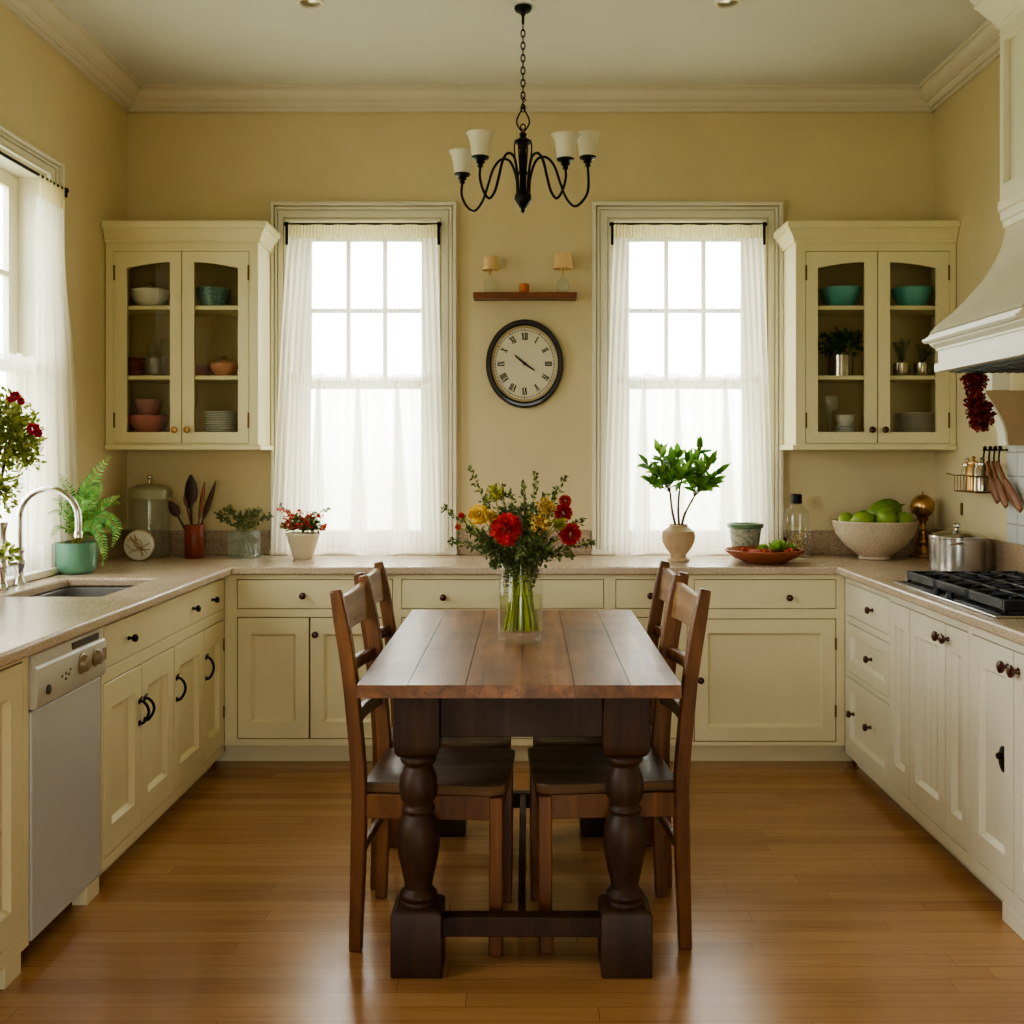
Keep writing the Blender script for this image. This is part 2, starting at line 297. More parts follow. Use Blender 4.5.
# ------------------------------------------------------------------ mesh builder
class MB:
    def __init__(self, xf=None):
        self.v, self.f, self.xf, self.den = [], [], xf, None
    def add(self, verts, faces):
        b = len(self.v)
        self.v += [tuple(self.xf(p)) if self.xf else tuple(p) for p in verts]
        self.f += [tuple(i+b for i in f) for f in faces]
    def box(self, x0, x1, y0, y1, z0, z1):
        self.add([(x0, y0, z0), (x1, y0, z0), (x1, y1, z0), (x0, y1, z0), (x0, y0, z1), (x1, y0, z1), (x1, y1, z1), (x0, y1, z1)],
                 [(0, 3, 2, 1), (4, 5, 6, 7), (0, 1, 5, 4), (1, 2, 6, 5), (2, 3, 7, 6), (3, 0, 4, 7)])
        return self
    def slab(self, us, vs, n0, n1, solid):          # plate in (u,v) with rectangular gaps, thickness n0..n1; axes (u,v,n)
        U, V = sorted(set(us)), sorted(set(vs)); nu, nv = len(U), len(V)
        idx = {}; verts = []; faces = []
        def vid(i, j, k):
            if (i, j, k) not in idx:
                idx[(i, j, k)] = len(verts); verts.append((U[i], V[j], n1 if k else n0))
            return idx[(i, j, k)]
        S = lambda i, j: 0 <= i < nu-1 and 0 <= j < nv-1 and solid((U[i]+U[i+1])/2, (V[j]+V[j+1])/2)
        for i in range(nu-1):
            for j in range(nv-1):
                if not S(i, j): continue
                for k in (0, 1): faces.append((vid(i, j, k), vid(i+1, j, k), vid(i+1, j+1, k), vid(i, j+1, k)))
                if not S(i-1, j): faces.append((vid(i, j, 0), vid(i, j+1, 0), vid(i, j+1, 1), vid(i, j, 1)))
                if not S(i+1, j): faces.append((vid(i+1, j, 0), vid(i+1, j+1, 0), vid(i+1, j+1, 1), vid(i+1, j, 1)))
                if not S(i, j-1): faces.append((vid(i, j, 0), vid(i+1, j, 0), vid(i+1, j, 1), vid(i, j, 1)))
                if not S(i, j+1): faces.append((vid(i, j+1, 0), vid(i+1, j+1, 0), vid(i+1, j+1, 1), vid(i, j+1, 1)))
        self.add(verts, faces); return self
    def holes(self, u0, u1, v0, v1, hs, n0, n1):
        us, vs = [u0, u1], [v0, v1]
        for a, b, c, d in hs: us += [a, b]; vs += [c, d]
        us = [u for u in us if u0-1e-6 <= u <= u1+1e-6]; vs = [v for v in vs if v0-1e-6 <= v <= v1+1e-6]
        return self.slab(us, vs, n0, n1, lambda u, v: not any(a < u < b and c < v < d for a, b, c, d in hs))
    def lathe(self, prof, c=(0, 0, 0), seg=28, sx=1, sy=1, axis='z', cap=True):
        verts, faces, n = [], [], len(prof)
        for r, z in prof:
            for k in range(seg):
                a = 2*PI*k/seg; p = (r*math.cos(a)*sx, r*math.sin(a)*sy, z)
                if axis == 'y': p = (p[0], z, p[1])
                if axis == 'x': p = (z, p[0], p[1])
                verts.append((p[0]+c[0], p[1]+c[1], p[2]+c[2]))
        for i in range(n-1):
            for k in range(seg):
                faces.append((i*seg+k, i*seg+(k+1) % seg, (i+1)*seg+(k+1) % seg, (i+1)*seg+k))
        if cap:
            if prof[0][0] > 1e-5: faces.append(tuple(range(seg))[::-1])
            if prof[-1][0] > 1e-5: faces.append(tuple((n-1)*seg+k for k in range(seg)))
        self.add(verts, faces); return self
    def tube(self, path, r, seg=10, shape=None, up=None, closed=False):      # r number or list; shape: list of (a,b) section multipliers
        P = [Vector(p) for p in path]; n = len(P)
        R = r if isinstance(r, (list, tuple)) else [r]*n
        sec = shape or [(math.cos(2*PI*k/seg), math.sin(2*PI*k/seg)) for k in range(seg)]
        m = len(sec); verts = []; faces = []; ref = Vector(up) if up else None
        prev = None
        for i in range(n):
            if closed: t = (P[(i+1) % n]-P[i-1])
            else: t = P[min(i+1, n-1)]-P[max(i-1, 0)]
            t.normalize()
            if ref is not None: a = ref - t*ref.dot(t)
            elif prev is None:
                a = Vector((0, 0, 1)) if abs(t.z) < .9 else Vector((1, 0, 0)); a = a - t*a.dot(t)
            else: a = prev - t*prev.dot(t)
            a.normalize(); prev = a; b = t.cross(a)
            for (p, q) in sec: verts.append(P[i]+a*(p*R[i])+b*(q*R[i]))
        for i in range(n if closed else n-1):
            for k in range(m):
                j = (i+1) % n
                faces.append((i*m+k, i*m+(k+1) % m, j*m+(k+1) % m, j*m+k))
        if not closed:
            faces.append(tuple(range(m))[::-1]); faces.append(tuple((n-1)*m+k for k in range(m)))
        self.add(verts, faces); return self
    def bar(self, path, w, d, up):           # rectangular section; w along up, d across
        return self.tube(path, 1, shape=[(w/2, d/2), (-w/2, d/2), (-w/2, -d/2), (w/2, -d/2)], up=up)
    def prism(self, poly, a0, a1, axis='y'):
        n = len(poly)
        def p3(u, v, a): return {'y': (u, a, v), 'x': (a, u, v), 'z': (u, v, a)}[axis]
        verts = [p3(u, v, a0) for u, v in poly]+[p3(u, v, a1) for u, v in poly]
        faces = [tuple(range(n)), tuple(range(n, 2*n))]+[(i, (i+1) % n, (i+1) % n+n, i+n) for i in range(n)]
        self.add(verts, faces); return self
    def sphere(self, c, r, seg=16, rings=10, sx=1, sy=1, sz=1):
        pr = [(max(1e-6, r*math.sin(PI*i/rings)), -r*math.cos(PI*i/rings)*sz) for i in range(rings+1)]
        return self.lathe(pr, c, seg, sx, sy, cap=False)
    def leaf(self, p, d, nrm, L, W, bend=.2):
        p = Vector(p); d = Vector(d).normalized(); nrm = Vector(nrm)
        s = d.cross(nrm)
        if s.length < 1e-4: s = d.cross(Vector((.3, .5, .8)))
        s.normalize(); u = s.cross(d).normalized()
        q = [p, p+d*L*.35+s*W*.5+u*L*.04, p+d*L*.7+s*W*.38-u*L*bend*.3, p+d*L-u*L*bend, p+d*L*.7-s*W*.38-u*L*bend*.3, p+d*L*.35-s*W*.5+u*L*.04,
             p+d*L*.38-u*L*.03, p+d*L*.72-u*L*(bend*.3+.04)]
        self.add(q, [(0, 1, 6), (1, 2, 7, 6), (2, 3, 7), (7, 3, 4), (6, 7, 4, 5), (0, 6, 5)])
        return self
    def grid(self, fn, nu, nv):
        verts = [fn(i/nu, j/nv) for j in range(nv+1) for i in range(nu+1)]
        faces = [(j*(nu+1)+i, j*(nu+1)+i+1, (j+1)*(nu+1)+i+1, (j+1)*(nu+1)+i) for j in range(nv) for i in range(nu)]
        self.add(verts, faces); return self
    def build(self, name, mat, parent=None, root=None, bevel=0, seg=2, smooth=True, recalc=True, subsurf=0, angle=40):
        me = bpy.data.meshes.new(name)
        off = Vector(root.location) if root is not None else Vector((0, 0, 0))
        me.from_pydata([tuple(Vector(v)-off) for v in self.v], [], self.f)
        if recalc:
            bm = bmesh.new(); bm.from_mesh(me); bmesh.ops.recalc_face_normals(bm, faces=bm.faces); bm.to_mesh(me); bm.free()
        if smooth:
            me.polygons.foreach_set('use_smooth', [True]*len(me.polygons))
            me.set_sharp_from_angle(angle=math.radians(angle))
        if self.den is not None:
            at_ = me.attributes.new('weave', 'FLOAT', 'POINT'); at_.data.foreach_set('value', self.den)
        me.materials.append(mat); me.update()
        o = bpy.data.objects.new(name, me); COL.objects.link(o)
        if parent is not None: o.parent = parent
        if bevel:
            b = o.modifiers.new('bevel', 'BEVEL'); b.width = bevel; b.segments = seg; b.limit_method = 'ANGLE'; b.angle_limit = math.radians(42)
        if subsurf:
            s = o.modifiers.new('subdivision', 'SUBSURF'); s.levels = subsurf; s.render_levels = subsurf
        return o
def tag(o, label, cat, group=None):
    o['label'] = label; o['category'] = cat
    if group: o['group'] = group
    return o
def thing(name, label, cat, loc=(0, 0, 0), group=None, rz=0):
    o = bpy.data.objects.new(name, None); o.empty_display_size = .05; COL.objects.link(o)
    o.location = loc; o.rotation_euler = (0, 0, rz)
    return tag(o, label, cat, group)
def struct(o): o['kind'] = 'structure'; return o
def sroot(name, loc):
    o = bpy.data.objects.new(name, None); COL.objects.link(o); o.location = loc; o['kind'] = 'structure'; return o
def copy_tree(o, parent=None):
    c = o.copy(); COL.objects.link(c)
    if parent is not None: c.parent = parent
    for ch in list(o.children): copy_tree(ch, c)
    return c
def arc(c, r, a0, a1, n, plane='xz'):
    out = []
    for i in range(n+1):
        a = a0+(a1-a0)*i/n
        out.append((c[0]+r*math.cos(a), c[1], c[2]+r*math.sin(a)) if plane == 'xz' else (c[0]+r*math.cos(a), c[1]+r*math.sin(a), c[2]))
    return out
def smoothpath(pts, n=6):
    P = [Vector(p) for p in pts]; out = []
    for i in range(len(P)-1):
        p0 = P[max(i-1, 0)]; p1 = P[i]; p2 = P[i+1]; p3 = P[min(i+2, len(P)-1)]
        for k in range(n):
            t = k/n
            out.append(.5*((2*p1)+(-p0+p2)*t+(2*p0-5*p1+4*p2-p3)*t*t+(-p0+3*p1-3*p2+p3)*t**3))
    out.append(P[-1]); return out
# faces of the three cabinet runs: (u, v, n) -> world
YF, XFL, XFR = 5.07, -1.395, 1.466
back_run = lambda p: (p[0], YF-p[2], p[1])
left_run = lambda p: (XFL+p[2], p[0], p[1])
right_run = lambda p: (XFR-p[2], p[0], p[1])
def uL(px): return -XFL*F/(CX-px)
def uR(px): return XFR*F/(px-CX)
def uB(px): return (px-CX)*YF/F

# ------------------------------------------------------------------ room shell
W1 = (-1.237, -.459, .935, 2.631)        # back window openings (x0,x1,z0,z1)
W2 = (.4315, 1.2196, .935, 2.631)
W3 = (3.93, 4.71, .935, 2.631)           # left wall window (y0,y1,z0,z1)
W4 = (1.35, 2.65, .935, 2.631)  # unseen second opening in the left wall, added to let light in
T = .16
struct(MB().box(XL-T, XR+T, YR, YB+T, -.08, 0).build('floor', M['floor']))
struct(MB().box(XL-T, XR+T, YR, YB+T, ZC, ZC+.1).build('ceiling', M['ceil']))
struct(MB(lambda p: (p[0], YB+p[2], p[1])).holes(XL-T, XR+T, 0, ZC, [W1, W2], 0, T).build('wall_back', M['wall']))
struct(MB(lambda p: (XL-p[2], p[0], p[1])).holes(YR, YB, 0, ZC, [W3, W4], 0, T).build('wall_left', M['wall']))
struct(MB().box(XR, XR+T, YR, YB, 0, ZC).build('wall_right', M['wall']))
struct(MB(lambda p: (p[0], YR-p[2], p[1])).holes(XL-T, XR+T, 0, ZC, [(-.38, .38, .0, 2.1)], 0, T).build('wall_front', M['wall']))  # opening in this unseen wall is added and sized for fill light
# crown moulding: profile (distance from wall, height below ceiling)
CP = [(0, 0), (.120, 0), (.120, .016), (.108, .016), (.108, .022), (.100, .036), (.082, .050), (.062, .058), (.062, .064), (.050, .064), (.046, .076), (.034, .084), (.034, .089), (.020, .089), (.020, .105), (0, .105)]
m_ = MB(); m_.prism([(YB-a, ZC-b) for a, b in CP], XL, XR, 'x'); struct(m_.build('trim_1', M['crown'], angle=25))
m_ = MB(); m_.prism([(XL+a, ZC-b) for a, b in CP], YR, YB-.0, 'y'); struct(m_.build('trim_2', M['crown'], angle=25))
m_ = MB(); m_.prism([(XR-a, ZC-b) for a, b in CP], YR, YB-.0, 'y'); struct(m_.build('trim_3', M['crown'], angle=25))

def window(name, xf, o, cas, loc, crown=False, muntins=True):
    """o opening (u0,u1,v0,v1); cas casing outer (u0,u1,v1); xf maps (u,v,n), n>0 into the room"""
    root = sroot(name, loc)
    u0, u1, v0, v1 = o; c0, c1, cv = cas
    mb = MB(xf)
    mb.holes(c0+.002, c1-.002, v0-.01, cv-.002, [(u0, u1, v0-.02, v1)], 0, .010)
    for g, g2, n in ((0, .14, .024), (.20, .56, .020), (.62, .76, .028), (.82, 1.0, .046)):       # stepped casing bands with grooves between
        L_ = lambda t: (u0-(u0-c0)*t, u1+(c1-u1)*t, v1+(cv-v1)*t)
        a0, a1, at_ = L_(g); o0, o1, ot = L_(g2)
        mb.holes(o0, o1, v0-.01, ot, [(a0, a1, v0-.02, at_)], .011, n)
    if crown:
        mb.box(c0-.02, c1+.02, cv-.03, cv, .0, .05); mb.box(c0-.035, c1+.035, cv, cv+.03, 0, .065); mb.box(c0-.045, c1+.045, cv+.03, cv+.045, 0, .075)
    mb.build('casing', M['trim'], root, root, bevel=.0015, seg=1)
    mb = MB(xf); mb.holes(u0, u1, v0, v1, [(u0+.016, u1-.016, v0+.012, v1-.016)], -T, 0); mb.build('jamb', M['trim'], root, root)
    sl = MB(xf); sl.box(c0-.005, c1+.005, v0-.016, v0+.012, -.10, .052); sl.build('sill', M['trim'], root, root, bevel=.004)
    mid = 1.80
    g0, g1 = u0+.105, u1-.095
    for nm, (a, b, n0) in {'upper_sash': (mid-.02, v1-.016, -.11), 'lower_sash': (v0+.012, mid+.02, -.075)}.items():
        gb, gt = (a+.045, b-.062) if nm == 'upper_sash' else (a+.09, b-.045)
        hs = []
        if nm == 'upper_sash' and muntins:
            w = (g1-g0); hh = (gb+gt)/2
            for i in range(3):
                for (q0, q1) in ((gb, hh-.011), (hh+.011, gt)):
                    hs.append((g0+w*i/3+(.011 if i else 0), g0+w*(i+1)/3-(.011 if i < 2 else 0), q0, q1))
        else: hs = [(g0, g1, gb, gt)]
        s = MB(xf).holes(u0+.016, u1-.016, a, b, hs, n0-.03, n0).build(nm, M['trim'], root, root, bevel=.003)
        MB(xf).box(g0-.01, g1+.01, gb-.01, gt+.01, n0-.018, n0-.014).build('pane', M['winglass'], s, root)
    return root
window('window_1', lambda p: (p[0], YB-p[2], p[1]), W1, (-1.311, -.361, 2.727), (-.85, YB, .93))
window('window_2', lambda p: (p[0], YB-p[2], p[1]), W2, (.335, 1.311, 2.727), (.83, YB, .93))
window('window_3', lambda p: (XL+p[2], p[0], p[1]), W3, (3.84, 4.80, 2.695), (XL, 4.32, .93))
window('added_light_window', lambda p: (XL+p[2], p[0], p[1]), W4, (1.25, 2.75, 2.70), (XL, 2.0, .93), crown=True, muntins=True)  # out of view, added to light the right run

# ------------------------------------------------------------------ curtains
def rod(name, label, pts, dirn, r=.007, drop=.105):
    a, b = Vector(pts[0]), Vector(pts[1]); dd = (b-a).normalized()
    root = thing(name, label, 'curtain rod', (a+b)/2)
    MB().tube([a, b], r, 10).build('pole', M['iron'], root, root)
    for p in (a, b):
        MB().sphere(p, r*1.7, 12, 8).build('finial', M['iron'], root, root)
    for p in (a+dd*.006, b-dd*.006):
        q = p+Vector(dirn)
        mb = MB(); mb.bar([p, q], .014, .012, (0, 0, 1)); mb.box(p.x-.007, p.x+.007, p.y-.003, p.y+.006, p.z-drop, p.z+.012); mb.build('bracket', M['iron'], root, root, bevel=.002)
    return root
ROD_Z = 2.606
def back_curtain(o, name_i, label, label2, labelr, edges, seed, pleats):
    """edges: (left top, right top, left bottom, right bottom) x positions"""
    rnd = random.Random(seed)
    lt, rt, lb, rb = edges; yr = 5.604
    rod('curtain_rod', labelr, ((lt-.014, yr, ROD_Z), (rt+.014, yr, ROD_Z)), (0, YB-yr-.016, 0), .006)
    root = thing('sheer_curtain', label, 'curtain', ((lt+rt)/2, yr, CT+.02), 'long sheer curtains at the back windows')
    ph = [rnd.uniform(0, 6) for _ in range(4)]
    def fold(s, t):
        g = s if s < .5 else 1-s
        e = math.exp(-(g/.16)**2)                          # deep folds at the sides, faint in the middle
        w = math.sin(2*PI*s*26+ph[0]+1.3*math.sin(3*s+2*t))*(.008*e+.0018)+math.sin(2*PI*s*11+ph[1])*.003
        return w*(.5+.5*t)
    zt, zb = ROD_Z-.066, CT+.018
    def body(s, t):
        k = t**.8
        sq = s+.07*math.sin(2*PI*s)*k*(-1)*.35             # fabric drifts to the sides lower down
        bulge = .012*math.sin(PI*t)
        x0 = lt+(lb-lt)*k; x1 = rt+(rb-rt)*k
        return (x0+(x1-x0)*sq, yr-.004+fold(s, t)-.006*t, zt+(zb-zt)*t)
    mb = MB().grid(body, 220, 30); den = []
    for j in range(31):
        for i in range(221):
            s = i/220; g = min(s, 1-s)
            d = .30+.34*math.exp(-(g/.15)**4)+.05*math.sin(2*PI*s*11+ph[2])+.05*math.sin(2*PI*s*27+ph[3])
            if g < .012: d += .15
            den.append(d)
    mb.den = den; mb.build('drape', M['sheer'], root, root, recalc=False)
    def head(s, t):
        return (lt+(rt-lt)*s, yr-.008+.006*math.sin(2*PI*s*46+ph[0])*(1-.3*t), ROD_Z-.004-(.068)*t+.002*math.sin(s*40))
    mb = MB().grid(head, 260, 4); mb.den = [.80]*(261*5); mb.build('header', M['header'], root, root, recalc=False)
    # cafe tier over the lower sash
    a0, a1, b0, b1 = lt+.02, rt-.03, lt+.0, rt+.0
    zt2, yt = 1.812, 5.568
    root2 = thing('cafe_curtain', label2, 'curtain', ((a0+a1)/2, yt, CT+.01), 'cafe tiers on the lower sashes')
    def tier(s, t):
        k = t**.9; x0 = a0+(b0-a0)*k; x1 = a1+(b1-a1)*k
        y = yt+.004*math.sin(2*PI*s*9+ph[2])*t+.0025*math.sin(2*PI*s*31+ph[1])
        for c in pleats:
            wd = .012+.055*t; q = (s-c)/wd
            y -= .020*math.exp(-q*q)*(1-.25*t)
        z = zt2+(CT+.010-zt2)*t+(.010*math.sin(2*PI*s*2+ph[3])*t if t > .9 else 0)
        return (x0+(x1-x0)*s, y, max(z, CT+.004))
    mb = MB().grid(tier, 200, 30); den = []
    for j in range(31):
        for i in range(201):
            s, t = i/200, j/30
            d = .44+.04*math.sin(2*PI*s*15+ph[0])
            for c in pleats:
                wd = .012+.050*t; q = abs(s-c)/wd
                if q < 1.3: d = max(d, .44+.48*max(0, 1-q**4/2.8))
            if t > .93: d += .1
            den.append(d)
    mb.den = den; mb.build('tier', M['sheer'], root2, root2, recalc=False)
    def hd2(s, t):
        return (a0+(a1-a0)*s, yt-.006+.006*math.sin(2*PI*s*38+ph[1]), zt2+.026-.05*t+.006*math.sin(2*PI*s*5+ph[0])+.004*math.sin(2*PI*s*23))
    mb = MB().grid(hd2, 220, 3); mb.den = [.66]*(221*4); mb.build('ruffle', M['sheer'], root2, root2, recalc=False)
    MB().tube([(a0-.01, yt+.004, zt2+.006), (a1+.01, yt+.004, zt2+.006)], .0025, 8).build('curtain_wire', M['trim'], root2, root2)
kx = 5.597/F
back_curtain(W1, 1, 'long sheer white curtain on the back window left of the clock', 'gathered white cafe tier on the lower sash left of the clock',
             'thin black curtain rod over the window left of the clock', ((288-CX)*kx, (437-CX)*kx, (271-CX)*kx, (444-CX)*kx), 3, (.20, .48, .76))
back_curtain(W2, 2, 'long sheer white curtain on the back window right of the clock', 'gathered white cafe tier on the lower sash right of the clock',
             'thin black curtain rod over the window right of the clock', ((614-CX)*kx, (763-CX)*kx, (604-CX)*kx, (773-CX)*kx), 8, (.18, .42, .76))
# left window: side drape near the corner plus cafe tier
xr = -1.996; RZL = 2.575
rod('curtain_rod', 'thin black curtain rod over the window in the left wall', ((xr, 3.80, RZL), (xr, 4.765, RZL)), (XL-xr+.02, 0, 0), drop=.03)
root = thing('sheer_curtain', 'sheer white side curtain at the left wall window, hanging behind the fern', 'curtain', (xr, 4.62, CT+.14))
def ldrape(s, t):
    top0, top1 = 4.49, 4.745; k = t**1.2
    y0 = top0-.03*k; y1 = top1-.025*math.sin(PI*min(1, t*2.6))+.175*t**.9
    amp = .010+.006*t
    return (xr-.005+amp*math.sin(2*PI*s*7+.8*math.sin(3*t))+.006*math.sin(2*PI*s*17), y0+(y1-y0)*s, RZL-.085+(1.06-RZL+.085)*t)
mb = MB().grid(ldrape, 120, 40); mb.den = [.62+.1*math.sin(2*PI*(i/120)*7) for j in range(41) for i in range(121)]
mb.build('drape', M['sheer'], root, root, recalc=False)
def lhead(s, t): return (xr+.010*math.sin(2*PI*s*7)+.004*math.sin(2*PI*s*19), 4.49+.255*s, RZL+.004-.095*t)
mb = MB().grid(lhead, 90, 4); mb.den = [.86]*(91*5); mb.build('header', M['header'], root, root, recalc=False)
root = thing('cafe_curtain', 'gathered white cafe tier on the left wall window behind the faucet', 'curtain', (-2.03, 4.4, .95))
def ltier(s, t):
    y = 3.86+.90*s; x = -2.028+.005*math.sin(2*PI*s*12)*t+.003*math.sin(2*PI*s*33)
    for c in (.35, .62, .80): x += .012*math.exp(-((s-c)/(.014+.03*t))**2)
    return (x, y, 1.80+(.952-1.80)*t)
mb = MB().grid(ltier, 160, 24); mb.den = [.50+.04*math.sin(2*PI*i/160*15)+.22*max(math.exp(-((i/160-c)/(.014+.03*j/24))**2) for c in (.35, .62, .80)) for j in range(25) for i in range(161)]
mb.build('tier', M['sheer'], root, root, recalc=False)
def lh2(s, t): return (-2.024+.005*math.sin(2*PI*s*40), 3.86+.90*s, 1.83-.055*t+.005*math.sin(2*PI*s*9)+.004*math.sin(2*PI*s*25))
mb = MB().grid(lh2, 180, 3); mb.den = [.72]*(181*4); mb.build('ruffle', M['sheer'], root, root, recalc=False)

# ------------------------------------------------------------------ cabinet pieces
def knob(run, u, v, parent, root, mat=None, r=.016):
    pr = [(r*.55, 0), (r*.5, .004), (r*.36, .008), (r*.36, .014), (r*.8, .018), (r, .024), (r*.95, .030), (r*.6, .034), (1e-5, .035)]
    return MB(run).lathe(pr, (u, v, 0), 18).build('knob', mat or M['knob'], parent, root, recalc=True)
def hinge(run, u, v, parent, root, h=.055):
    return MB(run).box(u-.004, u+.004, v-h/2, v+h/2, -.004, .006).build('hinge', M['hinge'], parent, root, bevel=.002)
def pull(run, u, v, parent, root, h=.078, lean=.008):
    pts = smoothpath([(u, v+h/2, 0), (u, v+h/2, .014), (u+lean, v+h*.28, .026), (u+lean*1.4, v, .031), (u+lean, v-h*.28, .026), (u, v-h/2, .014), (u, v-h/2, 0)], 5)
    mb = MB(run); mb.tube(pts, .0052, 8)
    for s in (-1, 1): mb.lathe([(.011, 0), (.011, .003), (.006, .006)], (u, v+s*h/2, 0), 12)
    mb.tube([(u-.014, v+h/2+.004, .006), (u+.014, v+h/2+.012, .006)], .004, 6)
    return mb.build('handle', M['iron'], parent, root)
def door(run, u0, u1, v0, v1, parent, root, mat, stile=.062, rail=.075, bead=0, name='door', rb=None):
    g = .0038; u0 += g; u1 -= g; v0 += g; v1 -= g
    rb = rb or rail
    a0, a1, b0, b1 = u0+stile, u1-stile, v0+rb, v1-rail
    mb = MB(run)
    mb.holes(u0, u1, v0, v1, [(a0, a1, b0, b1)], -.026, .0012)
    s = .012                                              # sloped moulding to the recessed panel
    for (A, B, C, D) in [((a0, b0), (a1, b0), (a1-s, b0+s), (a0+s, b0+s)), ((a1, b0), (a1, b1), (a1-s, b1-s), (a1-s, b0+s)),
                         ((a1, b1), (a0, b1), (a0+s, b1-s), (a1-s, b1-s)), ((a0, b1), (a0, b0), (a0+s, b0+s), (a0+s, b1-s))]:
        mb.add([A+(-.003,), B+(-.003,), C+(-.017,), D+(-.017,), A+(-.0255,), B+(-.0255,), C+(-.0255,), D+(-.0255,)], [(0, 1, 2, 3), (4, 5, 6, 7), (0, 1, 5, 4), (1, 2, 6, 5), (2, 3, 7, 6), (3, 0, 4, 7)])
    if bead:
        w = (a1-a0)/bead
        for i in range(bead):
            mb.box(a0+w*i+(.0015 if i else 0), a0+w*(i+1)-(.0015 if i < bead-1 else 0), b0, b1, -.024, -.0165)
        mb.box(a0, a1, b0, b1, -.0255, -.0225)
    else: mb.box(a0, a1, b0, b1, -.0255, -.0175)
    return mb.build(name, mat, parent, root, bevel=.0012, seg=1)
def drawer(run, u0, u1, v0, v1, parent, root, mat, panel=0):
    g = .0028
    if panel: return door(run, u0, u1, v0, v1, parent, root, mat, panel, panel, name='drawer')
    return MB(run).box(u0+g, u1-g, v0+g, v1-g, -.02, .0012).build('drawer', mat, parent, root, bevel=.002)
def base_cabinet(name, label, run, u0, u1, openings, root_loc, mat, depth, toe=True, toe_n=-.055, zb=.058, cat='cabinet', group=None, tx=(0, 0)):
    root = thing(name, label, cat, root_loc, group)
    MB(run).holes(u0, u1, zb, .8785, openings, -.02, 0).build('face_frame', mat, root, root, bevel=.0012, seg=1)
    mb = MB(run)
    for a, b in ((u0, u0+.016), (u1-.016, u1)): mb.box(a, b, zb, .878, -depth, -.0265)
    mb.box(u0+.016, u1-.016, zb, zb+.016, -depth, -.0265); mb.box(u0+.016, u1-.016, zb+.016, .878, -depth, -depth+.008)
    mb.build('carcass', M['cab_shaded'], root, root)
    if toe: MB(run).box(u0-tx[0], u1+tx[1], 0, zb-.0005, toe_n-.018, toe_n).build('toe_kick', mat, root, root)
    return root

# ---- left run
zb = .058
a0, a1 = 2.05, uL(29.0)
cab = base_cabinet('base_cabinet', 'cream base cabinet at the left picture edge, left of the dishwasher', left_run, a0, a1, [(a0+.04, a1-.035, .105, .86)], (-1.7, (a0+a1)/2, 0), M['cab'], .55, toe=False)
dr = door(left_run, a0+.04, a1-.035, .105, .86, cab, cab, M['cab'], .07, .085)
MB(left_run).box(a1-.14, a1-.045, 0, zb, -.06, -.001).build('foot', M['cab'], cab, cab, bevel=.002)
MB(left_run).box(a0, a0+.09, 0, zb, -.06, -.001).build('foot', M['cab'], cab, cab, bevel=.002)
# dishwasher
d0, d1 = uL(29.8), uL(101.5)
dw = thing('dishwasher', 'white freestanding dishwasher with ivory control panel under the worktop', 'dishwasher', (-1.7, (d0+d1)/2, 0))
MB(left_run).box(d0+.004, d1-.012, .064, .868, -.57, -.012).build('body', M['white_enamel'], dw, dw)
dd_ = MB(left_run).box(d0+.004, d1-.012, .062, .708, -.012, .004).build('door_panel', M['white_enamel'], dw, dw, bevel=.006, seg=3)
prof = [(.712, -.012), (.712, .012), (.722, .018), (.80, .022), (.826, .018), (.833, .012), (.866, .008), (.874, -.001), (.874, -.012)]
mb = MB(left_run); n = len(prof)
vs = [(d0+.002, v, q) for v, q in prof]+[(d1-.010, v, q) for v, q in prof]
mb.add(vs, [tuple(range(n)), tuple(range(n, 2*n))]+[(i, (i+1) % n, (i+1) % n+n, i+n) for i in range(n)])
cp = mb.build('control_panel', M['panel_plastic'], dw, dw, bevel=.004, seg=2, angle=30)
w = d1-d0
MB(left_run).box(d0+w*.50, d1-w*.10, .836, .858, .0085, .0125).build('grip_slot_shade', M['gap'], cp, dw, bevel=.002)  # strip on the panel face, slot shade put into its dark colour
for uu, rr in ((d0+w*.60, .030), (d0+w*.80, .026)):
    MB(left_run).lathe([(rr*1.1, .018), (rr*1.1, .023), (rr*.9, .026), (rr*.78, .040), (rr*.6, .043), (1e-5, .0435)], (uu, .786, 0), 22).build('dial_knob', M['taupe'], cp, dw)
MB(left_run).lathe([(.014, .017), (.014, .024), (.010, .026), (1e-5, .026)], (d0+w*.14, .757, 0), 18).build('power_button', M['gap'], cp, dw)
mb = MB(left_run)
for i, (uu, vv) in enumerate(((.31, .772), (.36, .776), (.40, .770), (.36, .760), (.42, .782))): mb.box(d0+w*uu, d0+w*uu+.011, vv, vv+.007, .0195, .0216)
mb.build('indicator_marks', M['gap'], cp, dw)
MB(left_run).box(d1-.048, d1-.014, .765, .805, .020, .0226).build('button_plate', M['taupe'], cp, dw, bevel=.001)
for s_ in (d0+.05, d1-.16): MB(left_run).lathe([(.018, 0), (.018, .01), (.010, .012), (.010, .066)], (s_, 0, 0), 12).build('foot', M['dark'], dw, dw) if False else None
for s_ in (d0+.06, d1-.18):
    MB().lathe([(.018, 0), (.018, .01), (.010, .012), (.010, .066)], (-1.62, s_, 0), 12).build('foot', M['dark'], dw, dw)
